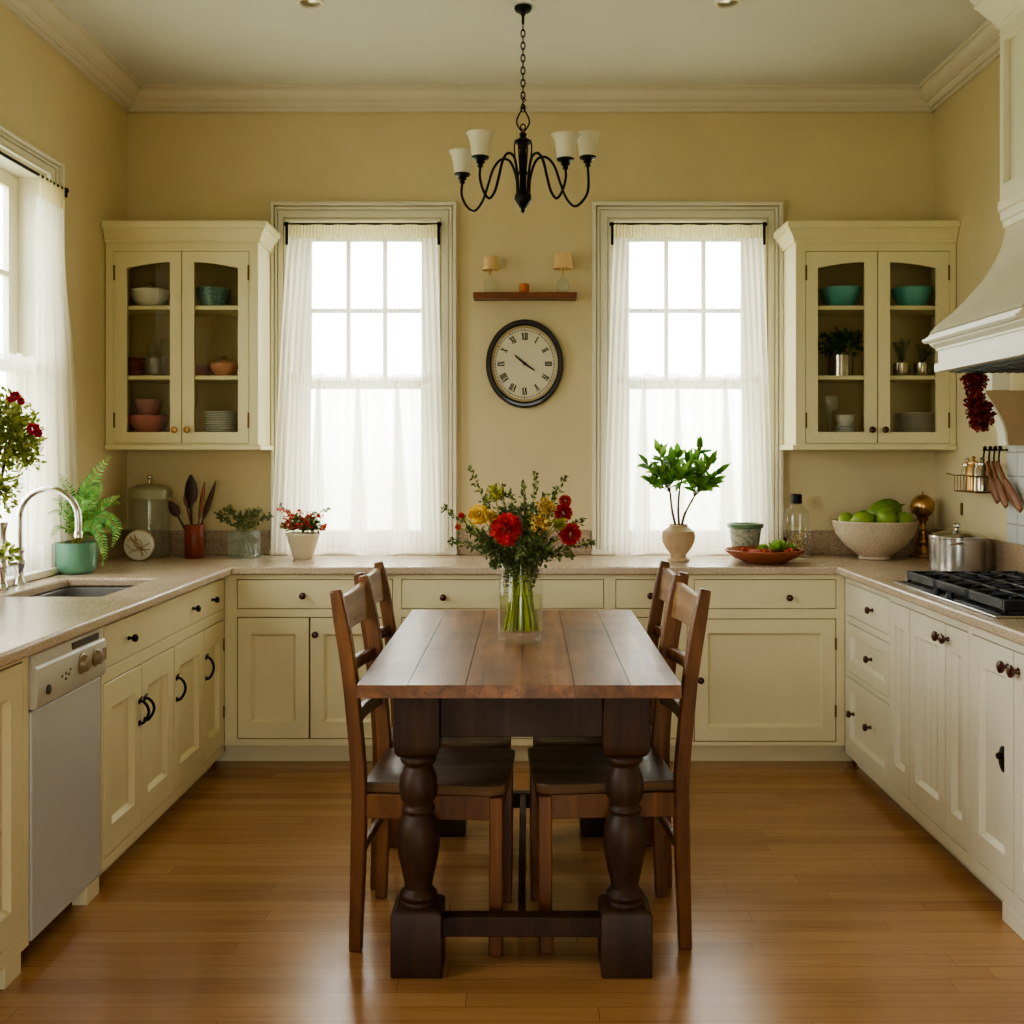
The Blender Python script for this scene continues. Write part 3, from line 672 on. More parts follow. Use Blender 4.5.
# sink cabinet
c0, c1 = uL(101.5), 5.07
b1, b2, b3, b4, b5 = uL(103.5), uL(141.2), uL(173.2), uL(203.7), 5.055
ops = [(b1, b5, .722, .87), (b1, b3, .096, .676), (b3+.004, b5, .096, .676)]
cab = base_cabinet('sink_cabinet', 'long cream cabinet under the sink with one wide drawer front and four doors', left_run, c0, c1, [(b1, b5, .722, .866), (b1, b3, .096, .676), (b3+.012, b5, .096, .676)], (-1.7, 4.3, 0), M['cab'], .645)
dr = drawer(left_run, b1, b5, .722, .866, cab, cab, M['cab'])
for px in (128, 192.5, 211.6): knob(left_run, uL(px), .79, dr, cab, M['iron'], .014)
d1_ = door(left_run, b1, b2, .096, .676, cab, cab, M['cab'], .066, .09)
pull(left_run, b2-.022, .505, d1_, cab)
d2_ = door(left_run, b2, b3, .096, .676, cab, cab, M['cab'], .066, .09)
pull(left_run, b2+.030, .505, d2_, cab, lean=.012)
d3_ = door(left_run, b3+.012, b4, .096, .676, cab, cab, M['cab'], .07, .09)
pull(left_run, b3+.04, .50, d3_, cab, .085, .012)
d4_ = door(left_run, b4, b5, .096, .676, cab, cab, M['cab'], .066, .09)
pull(left_run, b4+.03, .505, d4_, cab, .09, .010)
for v in (.25, .56): hinge(left_run, b5-.003, v, d4_, cab)
MB(left_run).box(c0-.115, c0-.015, 0, zb-.0005, -.05, -.001).build('foot', M['cab'], cab, cab, bevel=.002)

# ---- back run
zbB = .09
def bcab(name, label, u0, u1, ops, mat=M['cab'], tx=(0, 0)):
    return base_cabinet(name, label, back_run, u0, u1, ops, ((u0+u1)/2, 5.4, 0), mat, .55, toe_n=-.07, zb=zbB, tx=tx)
u = [XFL+.001, uB(397), uB(609.7), uB(690.8), XFR-.001]
dz = (.72, .857); oz = (.121, .683)
o1 = [(uB(237), uB(393), *dz), (uB(237), uB(393), *oz)]
cab = bcab('base_cabinet', 'cream base cabinet with drawer and two doors in the back left corner behind the chairs', u[0], u[1], o1, tx=(.06, 0))
k = drawer(back_run, uB(237), uB(393), *dz, cab, cab, M['cab']); knob(back_run, uB(303.5), .783, k, cab)
k = door(back_run, uB(237), uB(309.6), *oz, cab, cab, M['cab'])
k = door(back_run, uB(309.6), uB(393), *oz, cab, cab, M['cab']); knob(back_run, uB(316), .605, k, cab)
o1 = [(uB(401.5), uB(604), *dz), (uB(401.5), uB(604), *oz)]
cab = bcab('base_cabinet', 'cream base cabinet with wide drawer on the back wall behind the flower vase', u[1], u[2], o1)
k = drawer(back_run, uB(401.5), uB(604), *dz, cab, cab, M['cab']); knob(back_run, uB(443.5), .776, k, cab)
k = door(back_run, uB(401.5), uB(502.7), *oz, cab, cab, M['cab']); knob(back_run, uB(495), .605, k, cab)
k = door(back_run, uB(502.7), uB(604), *oz, cab, cab, M['cab']); knob(back_run, uB(510), .605, k, cab)
o1 = [(uB(615.5), uB(687.5), *dz), (uB(615.5), uB(687.5), *oz)]
cab = bcab('base_cabinet', 'narrow cream base cabinet on the back wall behind the right-hand chairs', u[2], u[3], o1)
k = drawer(back_run, uB(615.5), uB(687.5), *dz, cab, cab, M['cab']); knob(back_run, uB(650), .783, k, cab)
k = door(back_run, uB(615.5), uB(687.5), *oz, cab, cab, M['cab']); knob(back_run, uB(622), .605, k, cab)
o1 = [(uB(694), uB(836.3), *dz), (uB(694), uB(836.3), .108, .676)]
cab = bcab('base_cabinet', 'cream base cabinet with one large square door in the back right corner', u[3], u[4], o1, tx=(0, .055))
k = drawer(back_run, uB(694), uB(836.3), *dz, cab, cab, M['cab']); knob(back_run, uB(788.5), .774, k, cab)
k = door(back_run, uB(694), uB(836.3), .108, .676, cab, cab, M['cab'], .06, .064); knob(back_run, uB(700), .395, k, cab)
for v in (.25, .56): hinge(back_run, uB(836.3)-.003, v, k, cab)

# ---- right run
e = [uR(846.6), uR(889.4), uR(909.8), uR(945.6), uR(969.6), uR(1013.8)]
cab = base_cabinet('drawer_cabinet', 'pale cream cabinet of three stacked drawers at the back end of the right run', right_run, uR(890), 5.068, [(uR(889.0), e[0], .698, .848), (uR(889.0), e[0], .444, .668), (uR(889.0), e[0], .09, .42)], (1.78, 4.75, 0), M['cabw'], .60)
k = drawer(right_run, uR(889.0), e[0], .698, .848, cab, cab, M['cabw']); knob(right_run, 4.66, .772, k, cab)
k = drawer(right_run, uR(889.0), e[0], .444, .668, cab, cab, M['cabw'], .05); knob(right_run, 4.68, .56, k, cab)
k = drawer(right_run, uR(889.0), e[0], .09, .42, cab, cab, M['cabw'], .05); knob(right_run, 4.93, .268, k, cab); knob(right_run, 4.69, .268, k, cab)
g0 = uR(969.9)
cab = base_cabinet('base_cabinet', 'pale cream base cabinet of three tall narrow doors under the back of the cooktop', right_run, g0, uR(890)-.001, [(e[4]+.01, e[1]-.012, .104, .842)], (1.78, 4.05, 0), M['cabw'], .60)
k = door(right_run, e[2], e[1]-.012, .104, .842, cab, cab, M['cabw'], .05, .09)
k = door(right_run, e[3], e[2], .104, .842, cab, cab, M['cabw'], .06, .09, bead=4); knob(right_run, e[3]+.035, .79, k, cab, r=.019)
k = door(right_run, e[4]+.01, e[3], .104, .842, cab, cab, M['cabw'], .05, .09); knob(right_run, e[3]-.03, .79, k, cab, r=.017)
h0 = 2.05
cab = base_cabinet('base_cabinet', 'pale cream base cabinet with a black oval latch plate at the right picture edge', right_run, h0, g0-.001, [(e[5]-.34, e[4]-.012, .108, .842), (h0+.04, e[5]-.36, .108, .842)], (1.78, 2.9, 0), M['cabw'], .60)
k = door(right_run, e[5], e[4]-.012, .108, .842, cab, cab, M['cabw'], .06, .09); knob(right_run, e[5]+.035, .785, k, cab, r=.02)
mb = MB(right_run); mb.lathe([(.027, .0), (.028, .005), (.022, .009), (.014, .010), (1e-5, .011)], (uR(998.7), .485, -.017), 24, 1, 1.45); mb.lathe([(.009, .008), (.011, .018), (.008, .024), (1e-5, .025)], (uR(998.7), .495, -.017), 12)
mb.build('latch_plate', M['iron'], k, cab)
k = door(right_run, e[5]-.34, e[5], .108, .842, cab, cab, M['cabw'], .06, .09); knob(right_run, e[5]-.035, .785, k, cab, r=.02)
k = door(right_run, h0+.04, e[5]-.36, .108, .842, cab, cab, M['cabw'], .06, .09)
MB(right_run).box(3.10, 3.385, 0, zb-.0005, -.05, .004).build('foot', M['cabw'], cab, cab, bevel=.002)

# ------------------------------------------------------------------ worktop, splashback, sink, faucet
XE0, XE1, YE = -1.355, 1.424, 5.04
SK = (-1.915, -1.548, 3.99, 4.59)
wt = thing('worktop', 'speckled tan stone worktop running round three walls', 'worktop', (0, 5.3, CT-.038))
MB().slab([XL+.001, SK[0], SK[1], XE0, XE1, XR-.001], [2.0, SK[2], SK[3], YE, YB-.001], CT-.038, CT,
          lambda x, y: not (XE0 < x < XE1 and y < YE) and not (SK[0] < x < SK[1] and SK[2] < y < SK[3])).build('slab', M['stone'], wt, wt, bevel=.009, seg=3)
mb = MB()
mb.box(XL+.001, XL+.02, 2.0, 3.83, CT, CT+.13); mb.box(XL+.001, XL+.02, 3.83, 4.81, CT, .918); mb.box(XL+.001, XL+.02, 4.81, YB-.02, CT, CT+.13)
mb.build('splashback', M['stone2'], wt, wt, bevel=.003)
MB().box(XL+.021, -1.318, YB-.02, YB-.001, CT, CT+.125).build('splashback', M['stone2'], wt, wt, bevel=.003)
MB().box(-.354, .328, YB-.02, YB-.001, CT, CT+.125).build('splashback', M['stone2'], wt, wt, bevel=.003)
MB().box(1.318, XR-.021, YB-.02, YB-.001, CT, CT+.125).build('splashback', M['stone2'], wt, wt, bevel=.003)
MB().box(XR-.02, XR-.001, 2.0, YB-.02, CT, CT+.135).build('splashback', M['stone2'], wt, wt, bevel=.003)
sk = thing('sink', 'grey undermount sink set into the worktop under the left window', 'sink', ((SK[0]+SK[1])/2, (SK[2]+SK[3])/2, CT-.24))
mb = MB(); a, b, c, d = SK[0]-.005, SK[1]+.005, SK[2]-.005, SK[3]+.005
mb.holes(a-.012, b+.012, c-.012, d+.012, [(a, b, c, d)], CT-.225, CT-.0385); mb.box(a-.012, b+.012, c-.012, d+.012, CT-.237, CT-.225)
bs = mb.build('basin', M['sink'], sk, sk, bevel=.006)
MB().lathe([(.034, CT-.2249), (.034, CT-.222), (.026, CT-.2225), (.022, CT-.224)], ((a+b)/2, (c+d)/2, 0), 20).build('drain', M['chrome'], sk, sk)
# faucet
fx, fy = -2.004, 4.34
fc = thing('faucet', 'tall chrome gooseneck bridge faucet beside the sink', 'faucet', (fx, fy, CT))
r_ = .117
pts = [(fx, fy, CT+.03), (fx, fy, CT+.15), (fx, fy, 1.18)]+[(fx+r_-r_*math.cos(t*PI/14), fy, 1.18+r_*math.sin(t*PI/14)) for t in range(1, 15)]+[(fx+2*r_, fy, 1.15), (fx+2*r_, fy, 1.112)]
MB().tube(pts, .0125, 14).lathe([(.015, 1.104), (.0155, 1.125), (.0128, 1.13)], (fx+2*r_, fy, 0), 14).build('spout', M['chrome'], fc, fc)
MB().lathe([(.034, CT+.0006), (.034, CT+.008), (.024, CT+.018), (.018, CT+.03), (.016, CT+.06), (.022, CT+.075), (.022, CT+.095), (.017, CT+.10), (.016, CT+.125), (.02, CT+.13), (.02, CT+.14), (.013, CT+.15)], (fx, fy, 0), 18).build('base', M['chrome'], fc, fc)
hx, hy = fx+.01, fy-.16
mb = MB(); mb.lathe([(.032, CT+.0006), (.032, CT+.008), (.022, CT+.018), (.015, CT+.03), (.015, CT+.08), (.021, CT+.085), (.021, CT+.105), (.013, CT+.115), (.014, CT+.22), (.020, CT+.25), (.022, CT+.258), (1e-5, CT+.262)], (hx, hy, 0), 18)
mb.build('valve_post', M['chrome'], fc, fc)
MB().tube([(fx, fy, CT+.085), (hx, hy, CT+.095)], .010, 10).build('bridge', M['chrome'], fc, fc)
mb = MB(); mb.tube([(hx, hy-.01, CT+.095), (hx, hy-.05, CT+.095)], .009, 10); mb.lathe([(.014, -.05), (.03, -.055), (.033, -.075), (.026, -.09), (1e-5, -.094)], (hx, hy, CT+.095), 18, axis='y'); mb.build('cross_knob', M['chrome'], fc, fc)

# ------------------------------------------------------------------ wall cabinets
def wall_cabinet(label, x0, x1, doors, panes, yf, knobmat, side):
    root = thing('wall_cabinet', label, 'cabinet', ((x0+x1)/2, YB, 1.452))
    z0, z1, yb = 1.479, 2.468, YB-.001
    run = lambda p: (p[0], yf-p[2], p[1])
    mb = MB(); mb.box(x0, x0+.018, yf+.02, yb, z0, z1); mb.box(x1-.018, x1, yf+.02, yb, z0, z1); mb.box(x0+.018, x1-.018, yf+.02, yb, z1-.02, z1)
    mb.box(x0+.018, x1-.018, yf+.02, yb, z0, 1.538)
    MB().box(x0+.0185, x1-.0185, yb-.008, yb, 1.5385, z1-.0205).build('back_panel', M['cab_shaded'], root, root)
    mb.build('carcass', M['cab'], root, root)
    MB(run).holes(x0, x1, z0, z1, [(doors[0], doors[3], 1.486, 2.426)], -.02, 0).build('face_frame', M['cab'], root, root, bevel=.0012, seg=1)
    for zt, zl in ((2.163, 2.143), (1.820, 1.800)):
        MB().box(x0+.02, x1-.02, yf+.025, yb-.009, zl, zt).build('shelf', M['cab'], root, root, bevel=.002)
    # crown and bottom board
    cp_ = [(0, z1-.002), (.010, z1-.002), (.010, z1+.012), (.014, z1+.014), (.020, z1+.030), (.034, z1+.050), (.040, z1+.058), (.040, z1+.064), (.048, z1+.066), (.052, z1+.080), (.052, z1+.095), (0, z1+.095)]
    mb = MB(); E = .052
    ring = []
    lx = 0 if side == 'left' else 1
    for o_, z in cp_:
        xa = x0 if side == 'left' else x0-o_
        xb = x1+o_ if side == 'left' else x1
        ring.append([(xa, yb-.030 if False else YB-.046, z), (xa, yf-o_, z), (xb, yf-o_, z), (xb, YB-.046, z)])
    vs = [p for r in ring for p in r]; fs = []
    n_ = len(ring)
    for i in range(n_-1):
        for j in range(3): fs.append((i*4+j, i*4+j+1, (i+1)*4+j+1, (i+1)*4+j))
    fs.append((0, 3, 2, 1)); b_ = (n_-1)*4; fs.append((b_, b_+1, b_+2, b_+3)); fs.append(tuple(i*4 for i in range(n_))); fs.append(tuple(i*4+3 for i in range(n_)))
    fs.append(tuple([0, 3]+[b_+3, b_]))
    mb.add(vs, fs); mb.build('crown', M['cab'], root, root, angle=25)
    xa, xb = (x0, x1+.018) if side == 'left' else (x0-.018, x1)
    mb = MB(); mb.box(xa, xb, yf-.016, YB-.046, 1.455, 1.479); mb.build('bottom_board', M['cab'], root, root, bevel=.004)
    zg0, zin, zout = 1.542, 2.372, 2.343
    kn = []
    for i in (0, 1):
        u0, u1 = doors[i*2]+.002, doors[i*2+1]-.002
        p0, p1 = panes[i*2], panes[i*2+1]
        mb = MB(run); v0, v1 = 1.489, 2.423
        mb.box(u0, p0, v0, v1, -.02, .0012); mb.box(p1, u1, v0, v1, -.02, .0012); mb.box(p0, p1, v0, zg0, -.02, .0012)
        pts = []
        for q in range(13):
            t = q/12; tt = t if i == 0 else 1-t           # 0 at outer stile, 1 at the meeting stile
            pts.append((p0+(p1-p0)*t, zout+(zin-zout)*math.sin(PI/2*tt)))
        poly = pts+[(p1, v1), (p0, v1)]; n_ = len(poly)
        mb.add([(a, b, -.02) for a, b in poly]+[(a, b, .0012) for a, b in poly], [tuple(range(n_)), tuple(range(n_, 2*n_))]+[(j, (j+1) % n_, (j+1) % n_+n_, j+n_) for j in range(n_)])
        dr = mb.build('door', M['cab'], root, root)
        MB(run).box(p0-.004, p1+.004, zg0-.004, zin+.004, -.014, -.011).build('glass_pane', M['cabglass'], dr, root)
        ku = (p1+u1)/2 if i == 0 else (u0+p0)/2
        knob(run, ku, 1.553, dr, root, knobmat, .0165)
        hu = u0+.001 if i == 0 else u1-.001
        for v in (1.60, 2.32): hinge(run, hu, v, dr, root, .075)
    return root
YW = 5.37; kf = YW/F
X_ = lambda px: (px-CX)*kf
wall_cabinet('cream glazed wall cabinet with brass knobs in the back left corner', XL+.004, -1.313, (X_(113.7), X_(181.7), X_(181.9), X_(249)), (X_(126.6), X_(170), X_(194), X_(238)), YW, M['brass'], 'left')
wall_cabinet('cream glazed wall cabinet with dark red knobs in the back right corner', 1.312, XR-.004, (X_(805.5), X_(877.5), X_(877.7), X_(949.5)), (X_(817.8), X_(865), X_(890), X_(936.5)), YW, M['knob'], 'right')

# ------------------------------------------------------------------ crockery in the wall cabinets
def bowl_prof(R, h, foot=.5, t=.006, lip=0):
    o = [(R*foot*.9, 0), (R*foot, .004), (R*.78, h*.35), (R*.93, h*.68), (R, h)]
    i = [(R-t, h), (R*.93-t, h*.70), (R*.76-t, h*.38), (R*foot-t, .012), (1e-5, .010)]
    return o+i
def bowl(name, label, loc, R, h, mat, foot=.5, group=None, cat='bowl', lid=None):
    r = MB().lathe(bowl_prof(R, h, foot), seg=32)
    if lid is None:
        o = r.build(name, mat); o.location = loc; return tag(o, label, cat, group)
    root = thing(name, label, cat, loc, group)
    r.build('bowl', mat, root)
    MB().lathe([(R*1.0, h), (R*.99, h+.006), (R*.6, h+.018), (.012, h+.024), (1e-5, h+.025)], seg=28).build('lid', mat, root)
    MB().lathe([(.006, h+.022), (.006, h+.032), (.011, h+.038), (.008, h+.046), (1e-5, h+.048)], seg=12).build('lid_knob', lid, root)
    return root
def plates(name, label, loc, R, n, dz, mat, group, cat='plate', jit=.002):
    base = None
    for i in range(n):
        if base is None:
            o = MB().lathe([(R*.55, 0), (R*.6, .002), (R*.97, dz*.9), (R, dz*1.25), (R*.97, dz*1.35), (R*.6, .006), (1e-5, .005)], seg=36).build(name, mat); base = o
        else: o = base.copy(); COL.objects.link(o)
        o.location = (loc[0]+random.uniform(-jit, jit), loc[1]+random.uniform(-jit, jit), loc[2]+dz*i)
        tag(o, label, cat, group)
D5 = 5.50
xs = lambda px: (px-CX)*D5/F
s1, s2, s3 = 2.1635, 1.8205, 1.5385
bowl('tureen', 'white lidded bowl on the top shelf of the left wall cabinet', (xs(150.5), D5, s1), .098, .082, M['whiteware'], .5, lid=M['brass'])
for i in range(3):
    o = bowl('mixing_bowl', 'mottled blue-green bowl of a nested stack on the top shelf of the left wall cabinet', (xs(213), D5, s1+.022*i), .078+.004*i, .052, M['bluegreen'], .74, 'mottled blue-green bowls')
plates('saucer', 'red-brown saucer in a stack on the middle shelf of the left wall cabinet', (xs(136), 5.48, s2), .054, 7, .0125, M['redplate'], 'red-brown saucers')
gl = [(165, 5.575, .20, .024), (153, 5.575, .165, .030)]
for px, dd, hh, rr in gl:
    o = MB().lathe([(rr*.9, 0), (rr, .004), (rr, hh), (rr-.003, hh), (rr-.003, .01), (1e-5, .008)], seg=22).build('drinking_glass', M['glass']); o.location = ((px-CX)*dd/F, dd, s2)
    tag(o, 'tall straight glass at the inner end of the middle shelf, left wall cabinet' if px > 160 else 'clear straight glass beside the tall one, middle shelf, left wall cabinet', 'glass')
bowl('glass_dish', 'cloudy cut glass dish in front of the glasses, left wall cabinet', (xs(158), 5.455, s2), .060, .088, M['oldglass'], .8)
plates('dessert_plate', 'brown plate in a low stack beside the terracotta bowl, left wall cabinet', (xs(199), 5.49, s2), .062, 4, .0125, M['pinkware2'], 'brown dessert plates')
bowl('covered_bowl', 'light terracotta lidded bowl on the middle shelf of the left wall cabinet', (xs(225.5), 5.48, s2), .070, .056, M['terra_lt'], .55, lid=M['tin'])
bowl('pink_bowl', 'wide pink bowl at the bottom of the left wall cabinet', (xs(147.5), D5, s3), .100, .088, M['pinkware'], .5)
bowl('pink_bowl', 'smaller dusky pink bowl standing in the wide pink bowl', (xs(147), D5, s3+.084), .069, .084, M['pinkware2'], .6)
plates('dinner_plate', 'white plate in a stack at the bottom of the left wall cabinet', (xs(222), 5.48, s3), .082, 9, .0115, M['plateware'], 'white plates in the left wall cabinet')
bowl('turquoise_bowl', 'turquoise bowl on the top shelf behind the left door of the right wall cabinet', (xs(840.5), D5, s1), .104, .098, M['turq'], .58)
bowl('turquoise_bowl', 'turquoise bowl on the top shelf behind the right door of the right wall cabinet', (xs(912), D5, s1), .099, .098, M['turq'], .58)
def rdir(rnd, zmin=-1):
    while True:
        v = Vector((rnd.uniform(-1, 1), rnd.uniform(-1, 1), rnd.uniform(zmin, 1)))
        if .1 < v.length < 1: return v.normalized()
def cluster(mb, c, rad, n, L, W, rnd, zmin=-.6, shell=.4):
    c = Vector(c)
    for _ in range(n):
        d = rdir(rnd, zmin); k = rnd.uniform(shell, 1)
        p = c+Vector((d.x*rad[0]*k, d.y*rad[1]*k, d.z*rad[2]*k))
        dd = (d+rdir(rnd)*.9).normalized()
        mb.leaf(p, dd, rdir(rnd), L*rnd.uniform(.7, 1.2), W*rnd.uniform(.7, 1.2), rnd.uniform(0, .4))
    return mb
def potted(name, label, loc, potprof, potmat, soil_r, soil_z, soilmat=None, cat='potted plant', group=None, pot='pot'):
    root = thing(name, label, cat, loc, group)
    MB().lathe(potprof, seg=30).build(pot, potmat, root)
    MB().lathe([(soil_r, soil_z-.01), (soil_r, soil_z), (1e-5, soil_z+.003)], seg=24).build('soil', soilmat or M['darksoil'], root)
    return root
def tinpot(R, h): return [(R*.95, 0), (R, .003), (R, h), (R-.003, h), (R-.004, .01), (1e-5, .009)]
rnd = random.Random(21)
pl = potted('potted_herb', 'bushy dark green herb in a shiny tin pot, right wall cabinet', (xs(840.5), 5.49, s2), tinpot(.060, .105), M['tin'], .056, .098)
mb = MB(); mb.tube([(0, 0, .09), (0, 0, .14)], .004, 6); cluster(mb, (0, 0, .165), (.115, .09, .07), 420, .028, .018, rnd, -.6, .2); mb.build('foliage', M['leaf_dark'], pl)
for px, lab, hh, n in ((899.5, 'small tin pot with an upright herb sprig, right wall cabinet', .15, 9), (920, 'small tin pot with short herb sprigs at the right of the shelf, right wall cabinet', .10, 7)):
    pl = potted('potted_herb', lab, (xs(px), 5.47, s2), tinpot(.040 if px < 910 else .043, .066), M['tin'], .036, .06)
    mb = MB()
    for i in range(n):
        a = rnd.uniform(0, 6.28); tip = Vector((math.cos(a)*.045, math.sin(a)*.045, .06+hh*rnd.uniform(.5, 1)))
        p = smoothpath([(0, 0, .055), tip*.5+Vector((0, 0, .04)), tip], 5); mb.tube(p, .0013, 5)
        for q in p[2:]:
            for s in (-1, 1): mb.leaf(q, (math.cos(a+s*1.3), math.sin(a+s*1.3), .7), (0, 0, 1), .022, .006)
    mb.build('foliage', M['leaf_dark'], pl)
o = MB().lathe([(.036, 0), (.035, .003), (.006, .008), (.0045, .02), (.0045, .085), (.012, .095), (.034, .115), (.043, .14), (.044, .165), (.040, .185), (.038, .185), (.042, .165), (.041, .14), (.032, .118), (1e-5, .10)], seg=26).build('wine_glass', M['oldglass'])
o.location = (xs(826.5), 5.44, s3); tag(o, 'stemmed wine glass at the bottom of the right wall cabinet', 'glass')
plates('small_plate', 'small white plate in the low stack beside the wine glass', (xs(846), 5.52, s3), .056, 3, .012, M['plateware'], 'small white plates')
for i in range(2): bowl('small_bowl', 'small white bowl nested on the plates beside the wine glass', (xs(846), 5.52, s3+.040+.014*i), .054, .038, M['whiteware'], .7, 'small white bowls')
plates('dinner_plate', 'grey plate in a wide stack at the bottom of the right wall cabinet', (xs(914), 5.47, s3), .104, 9, .0108, M['plateedge'], 'grey plates in the right wall cabinet')

# ------------------------------------------------------------------ wall shelf, lamps, clock
sy = 5.54
o = MB().box((473-CX)*sy/F, (577-CX)*sy/F, sy, YB, 2.224, 2.2505).build('wall_shelf', M['shelf'], bevel=.003); tag(o, 'narrow red-brown wooden shelf on the wall above the clock', 'shelf')
def minilamp(label, px, R1, R2, htop, hs):
    root = thing('shelf_lamp', label, 'lamp', ((px-CX)*5.6/F, 5.6, 2.2505))
    MB().lathe([(.027, 0), (.031, .006), (.033, .04), (.030, .062), (.016, .075), (.008, .085), (.008, .095), (1e-5, .096)], seg=22).build('glass_base', M['oldglass'], root)
    MB().tube([(0, 0, .094), (0, 0, hs+.02)], .004, 8).build('stem', M['brass'], root)
    MB().lathe([(R2, hs), (R1, htop), (R1-.002, htop), (R2-.002, hs)], seg=28, cap=False).build('lamp_shade', M['lampshade'], root)
    return root
minilamp('small glass lamp with a tan shade at the left end of the wall shelf', 490.5, .034, .042, .188, .120)
minilamp('small glass lamp with a tan shade at the right end of the wall shelf', 563, .040, .050, .204, .126)
o = MB().lathe([(.024, 0), (.026, .003), (.026, .048), (.023, .050), (.021, .046), (1e-5, .045)], seg=24).build('candle', M['candle']); o.location = ((524-CX)*5.6/F, 5.6, 2.2505); tag(o, 'short orange pillar candle in the middle of the wall shelf', 'candle')
# clock (oval)
cx_, cz_ = (524.7-CX)*5.64/F, 1.43+(455-363.6)*5.64/F
ck = thing('wall_clock', 'oval black-framed wall clock with Roman numerals', 'clock', (cx_, YB, cz_))
rx, rz = .2, .229
q = lambda p: (cx_+p[0]*rx, YB-.002-p[2], cz_+p[1]*rz)
qd = lambda p: (cx_+p[0], YB-.002-p[2], cz_+p[1])
MB(q).lathe([(.80, .0), (.985, .0), (1, .012), (.99, .024), (.95, .034), (.90, .034), (.865, .026), (.84, .018), (.80, .016)], seg=64, cap=False).build('frame', M['bluerim'], ck, ck)
MB(q).lathe([(.86, .019), (.855, .0225), (.83, .0215), (.80, .016), (.80, .010), (.86, .010)], seg=64, cap=False).build('inner_rim', M['rimtan'], ck, ck)
dl = MB(q).lathe([(.82, .006), (.82, .014), (1e-5, .0145)], seg=64).build('dial', M['dial'], ck, ck)
nb = MB(qd)
def stroke(cx0, cz0, ang, x0, y0, x1, y1, w):
    ca, sa = math.cos(ang), math.sin(ang)
    d = Vector((x1-x0, y1-y0)); d.normalize(); nn = Vector((-d.y, d.x))*w/2
    pts = [(x0+nn.x, y0+nn.y), (x1+nn.x, y1+nn.y), (x1-nn.x, y1-nn.y), (x0-nn.x, y0-nn.y)]
    P = [(cx0+a*ca-b*sa, cz0+a*sa+b*ca) for a, b in pts]
    nb.add([(a, b, .0146) for a, b in P]+[(a, b, .0156) for a, b in P], [(0, 1, 2, 3), (4, 5, 6, 7), (0, 1, 5, 4), (1, 2, 6, 5), (2, 3, 7, 6), (3, 0, 4, 7)])
RN = ['XII', 'I', 'II', 'III', 'IV', 'V', 'VI', 'VII', 'VIII', 'IX', 'X', 'XI']
for i, s in enumerate(RN):
    a = PI/2-i*PI/6; ccx, ccz = .61*rx*math.cos(a), .615*rz*math.sin(a)
    ang = a-PI/2
    wd = {'I': .0085, 'V': .017, 'X': .017}; tot = sum(wd[c] for c in s); x = -tot/2; hh = .017
    for c in s:
        w_ = wd[c]; m_ = x+w_/2
        if c == 'I': stroke(ccx, ccz, ang, m_, -hh, m_, hh, .0058)
        elif c == 'V': stroke(ccx, ccz, ang, m_-w_*.36, hh, m_, -hh, .0058); stroke(ccx, ccz, ang, m_+w_*.36, hh, m_, -hh, .003)
        else: stroke(ccx, ccz, ang, m_-w_*.38, hh, m_+w_*.38, -hh, .0058); stroke(ccx, ccz, ang, m_+w_*.38, hh, m_-w_*.38, -hh, .003)
        x += w_
    stroke(ccx, ccz, ang, -tot/2, hh, tot/2, hh, .0016); stroke(ccx, ccz, ang, -tot/2, -hh, tot/2, -hh, .0016)
for i in range(60):
    a = i*PI/30; r0, r1 = .755, .785
    stroke(0, 0, 0, rx*r0*math.cos(a), rz*r0*math.sin(a), rx*r1*math.cos(a), rz*r1*math.sin(a), .0022 if i % 5 else .005)
nb.build('numerals', M['ink'], dl, ck)
MB(q).lathe([(.753, .0146), (.753, .0153), (.745, .0153), (.745, .0146)], seg=64, cap=False).build('minute_ring', M['ink'], dl, ck)
def hand(nm, dx, dz, w, zz):
    L = math.hypot(dx, dz); ux, uz = dx/L, dz/L; nx, nz = -uz*w, ux*w
    poly = [(-ux*.02-nx*.6, -uz*.02-nz*.6), (dx*.15-nx, dz*.15-nz), (dx*.8-nx*.7, dz*.8-nz*.7), (dx, dz), (dx*.8+nx*.7, dz*.8+nz*.7), (dx*.15+nx, dz*.15+nz), (-ux*.02+nx*.6, -uz*.02+nz*.6)]
    n_ = len(poly)
    MB(qd).add([(a, b, zz) for a, b in poly]+[(a, b, zz+.002) for a, b in poly], [tuple(range(n_)), tuple(range(n_, 2*n_))]+[(j, (j+1) % n_, (j+1) % n_+n_, j+n_) for j in range(n_)]) if False else None
    mb = MB(qd); mb.add([(a, b, zz) for a, b in poly]+[(a, b, zz+.002) for a, b in poly], [tuple(range(n_)), tuple(range(n_, 2*n_))]+[(j, (j+1) % n_, (j+1) % n_+n_, j+n_) for j in range(n_)])
    mb.build(nm, M['ink'], ck, ck)
hand('minute_hand', -.056, .048, .006, .019)
hand('hour_hand', .054, -.038, .0055, .022)
MB(qd).lathe([(.009, .0146), (.009, .026), (1e-5, .028)], seg=16).build('hand_hub', M['ink'], ck, ck)

# ------------------------------------------------------------------ counter things, back left
zc = CT+.0005
P_ = lambda px, d: ((px-CX)*d/F, d, zc)
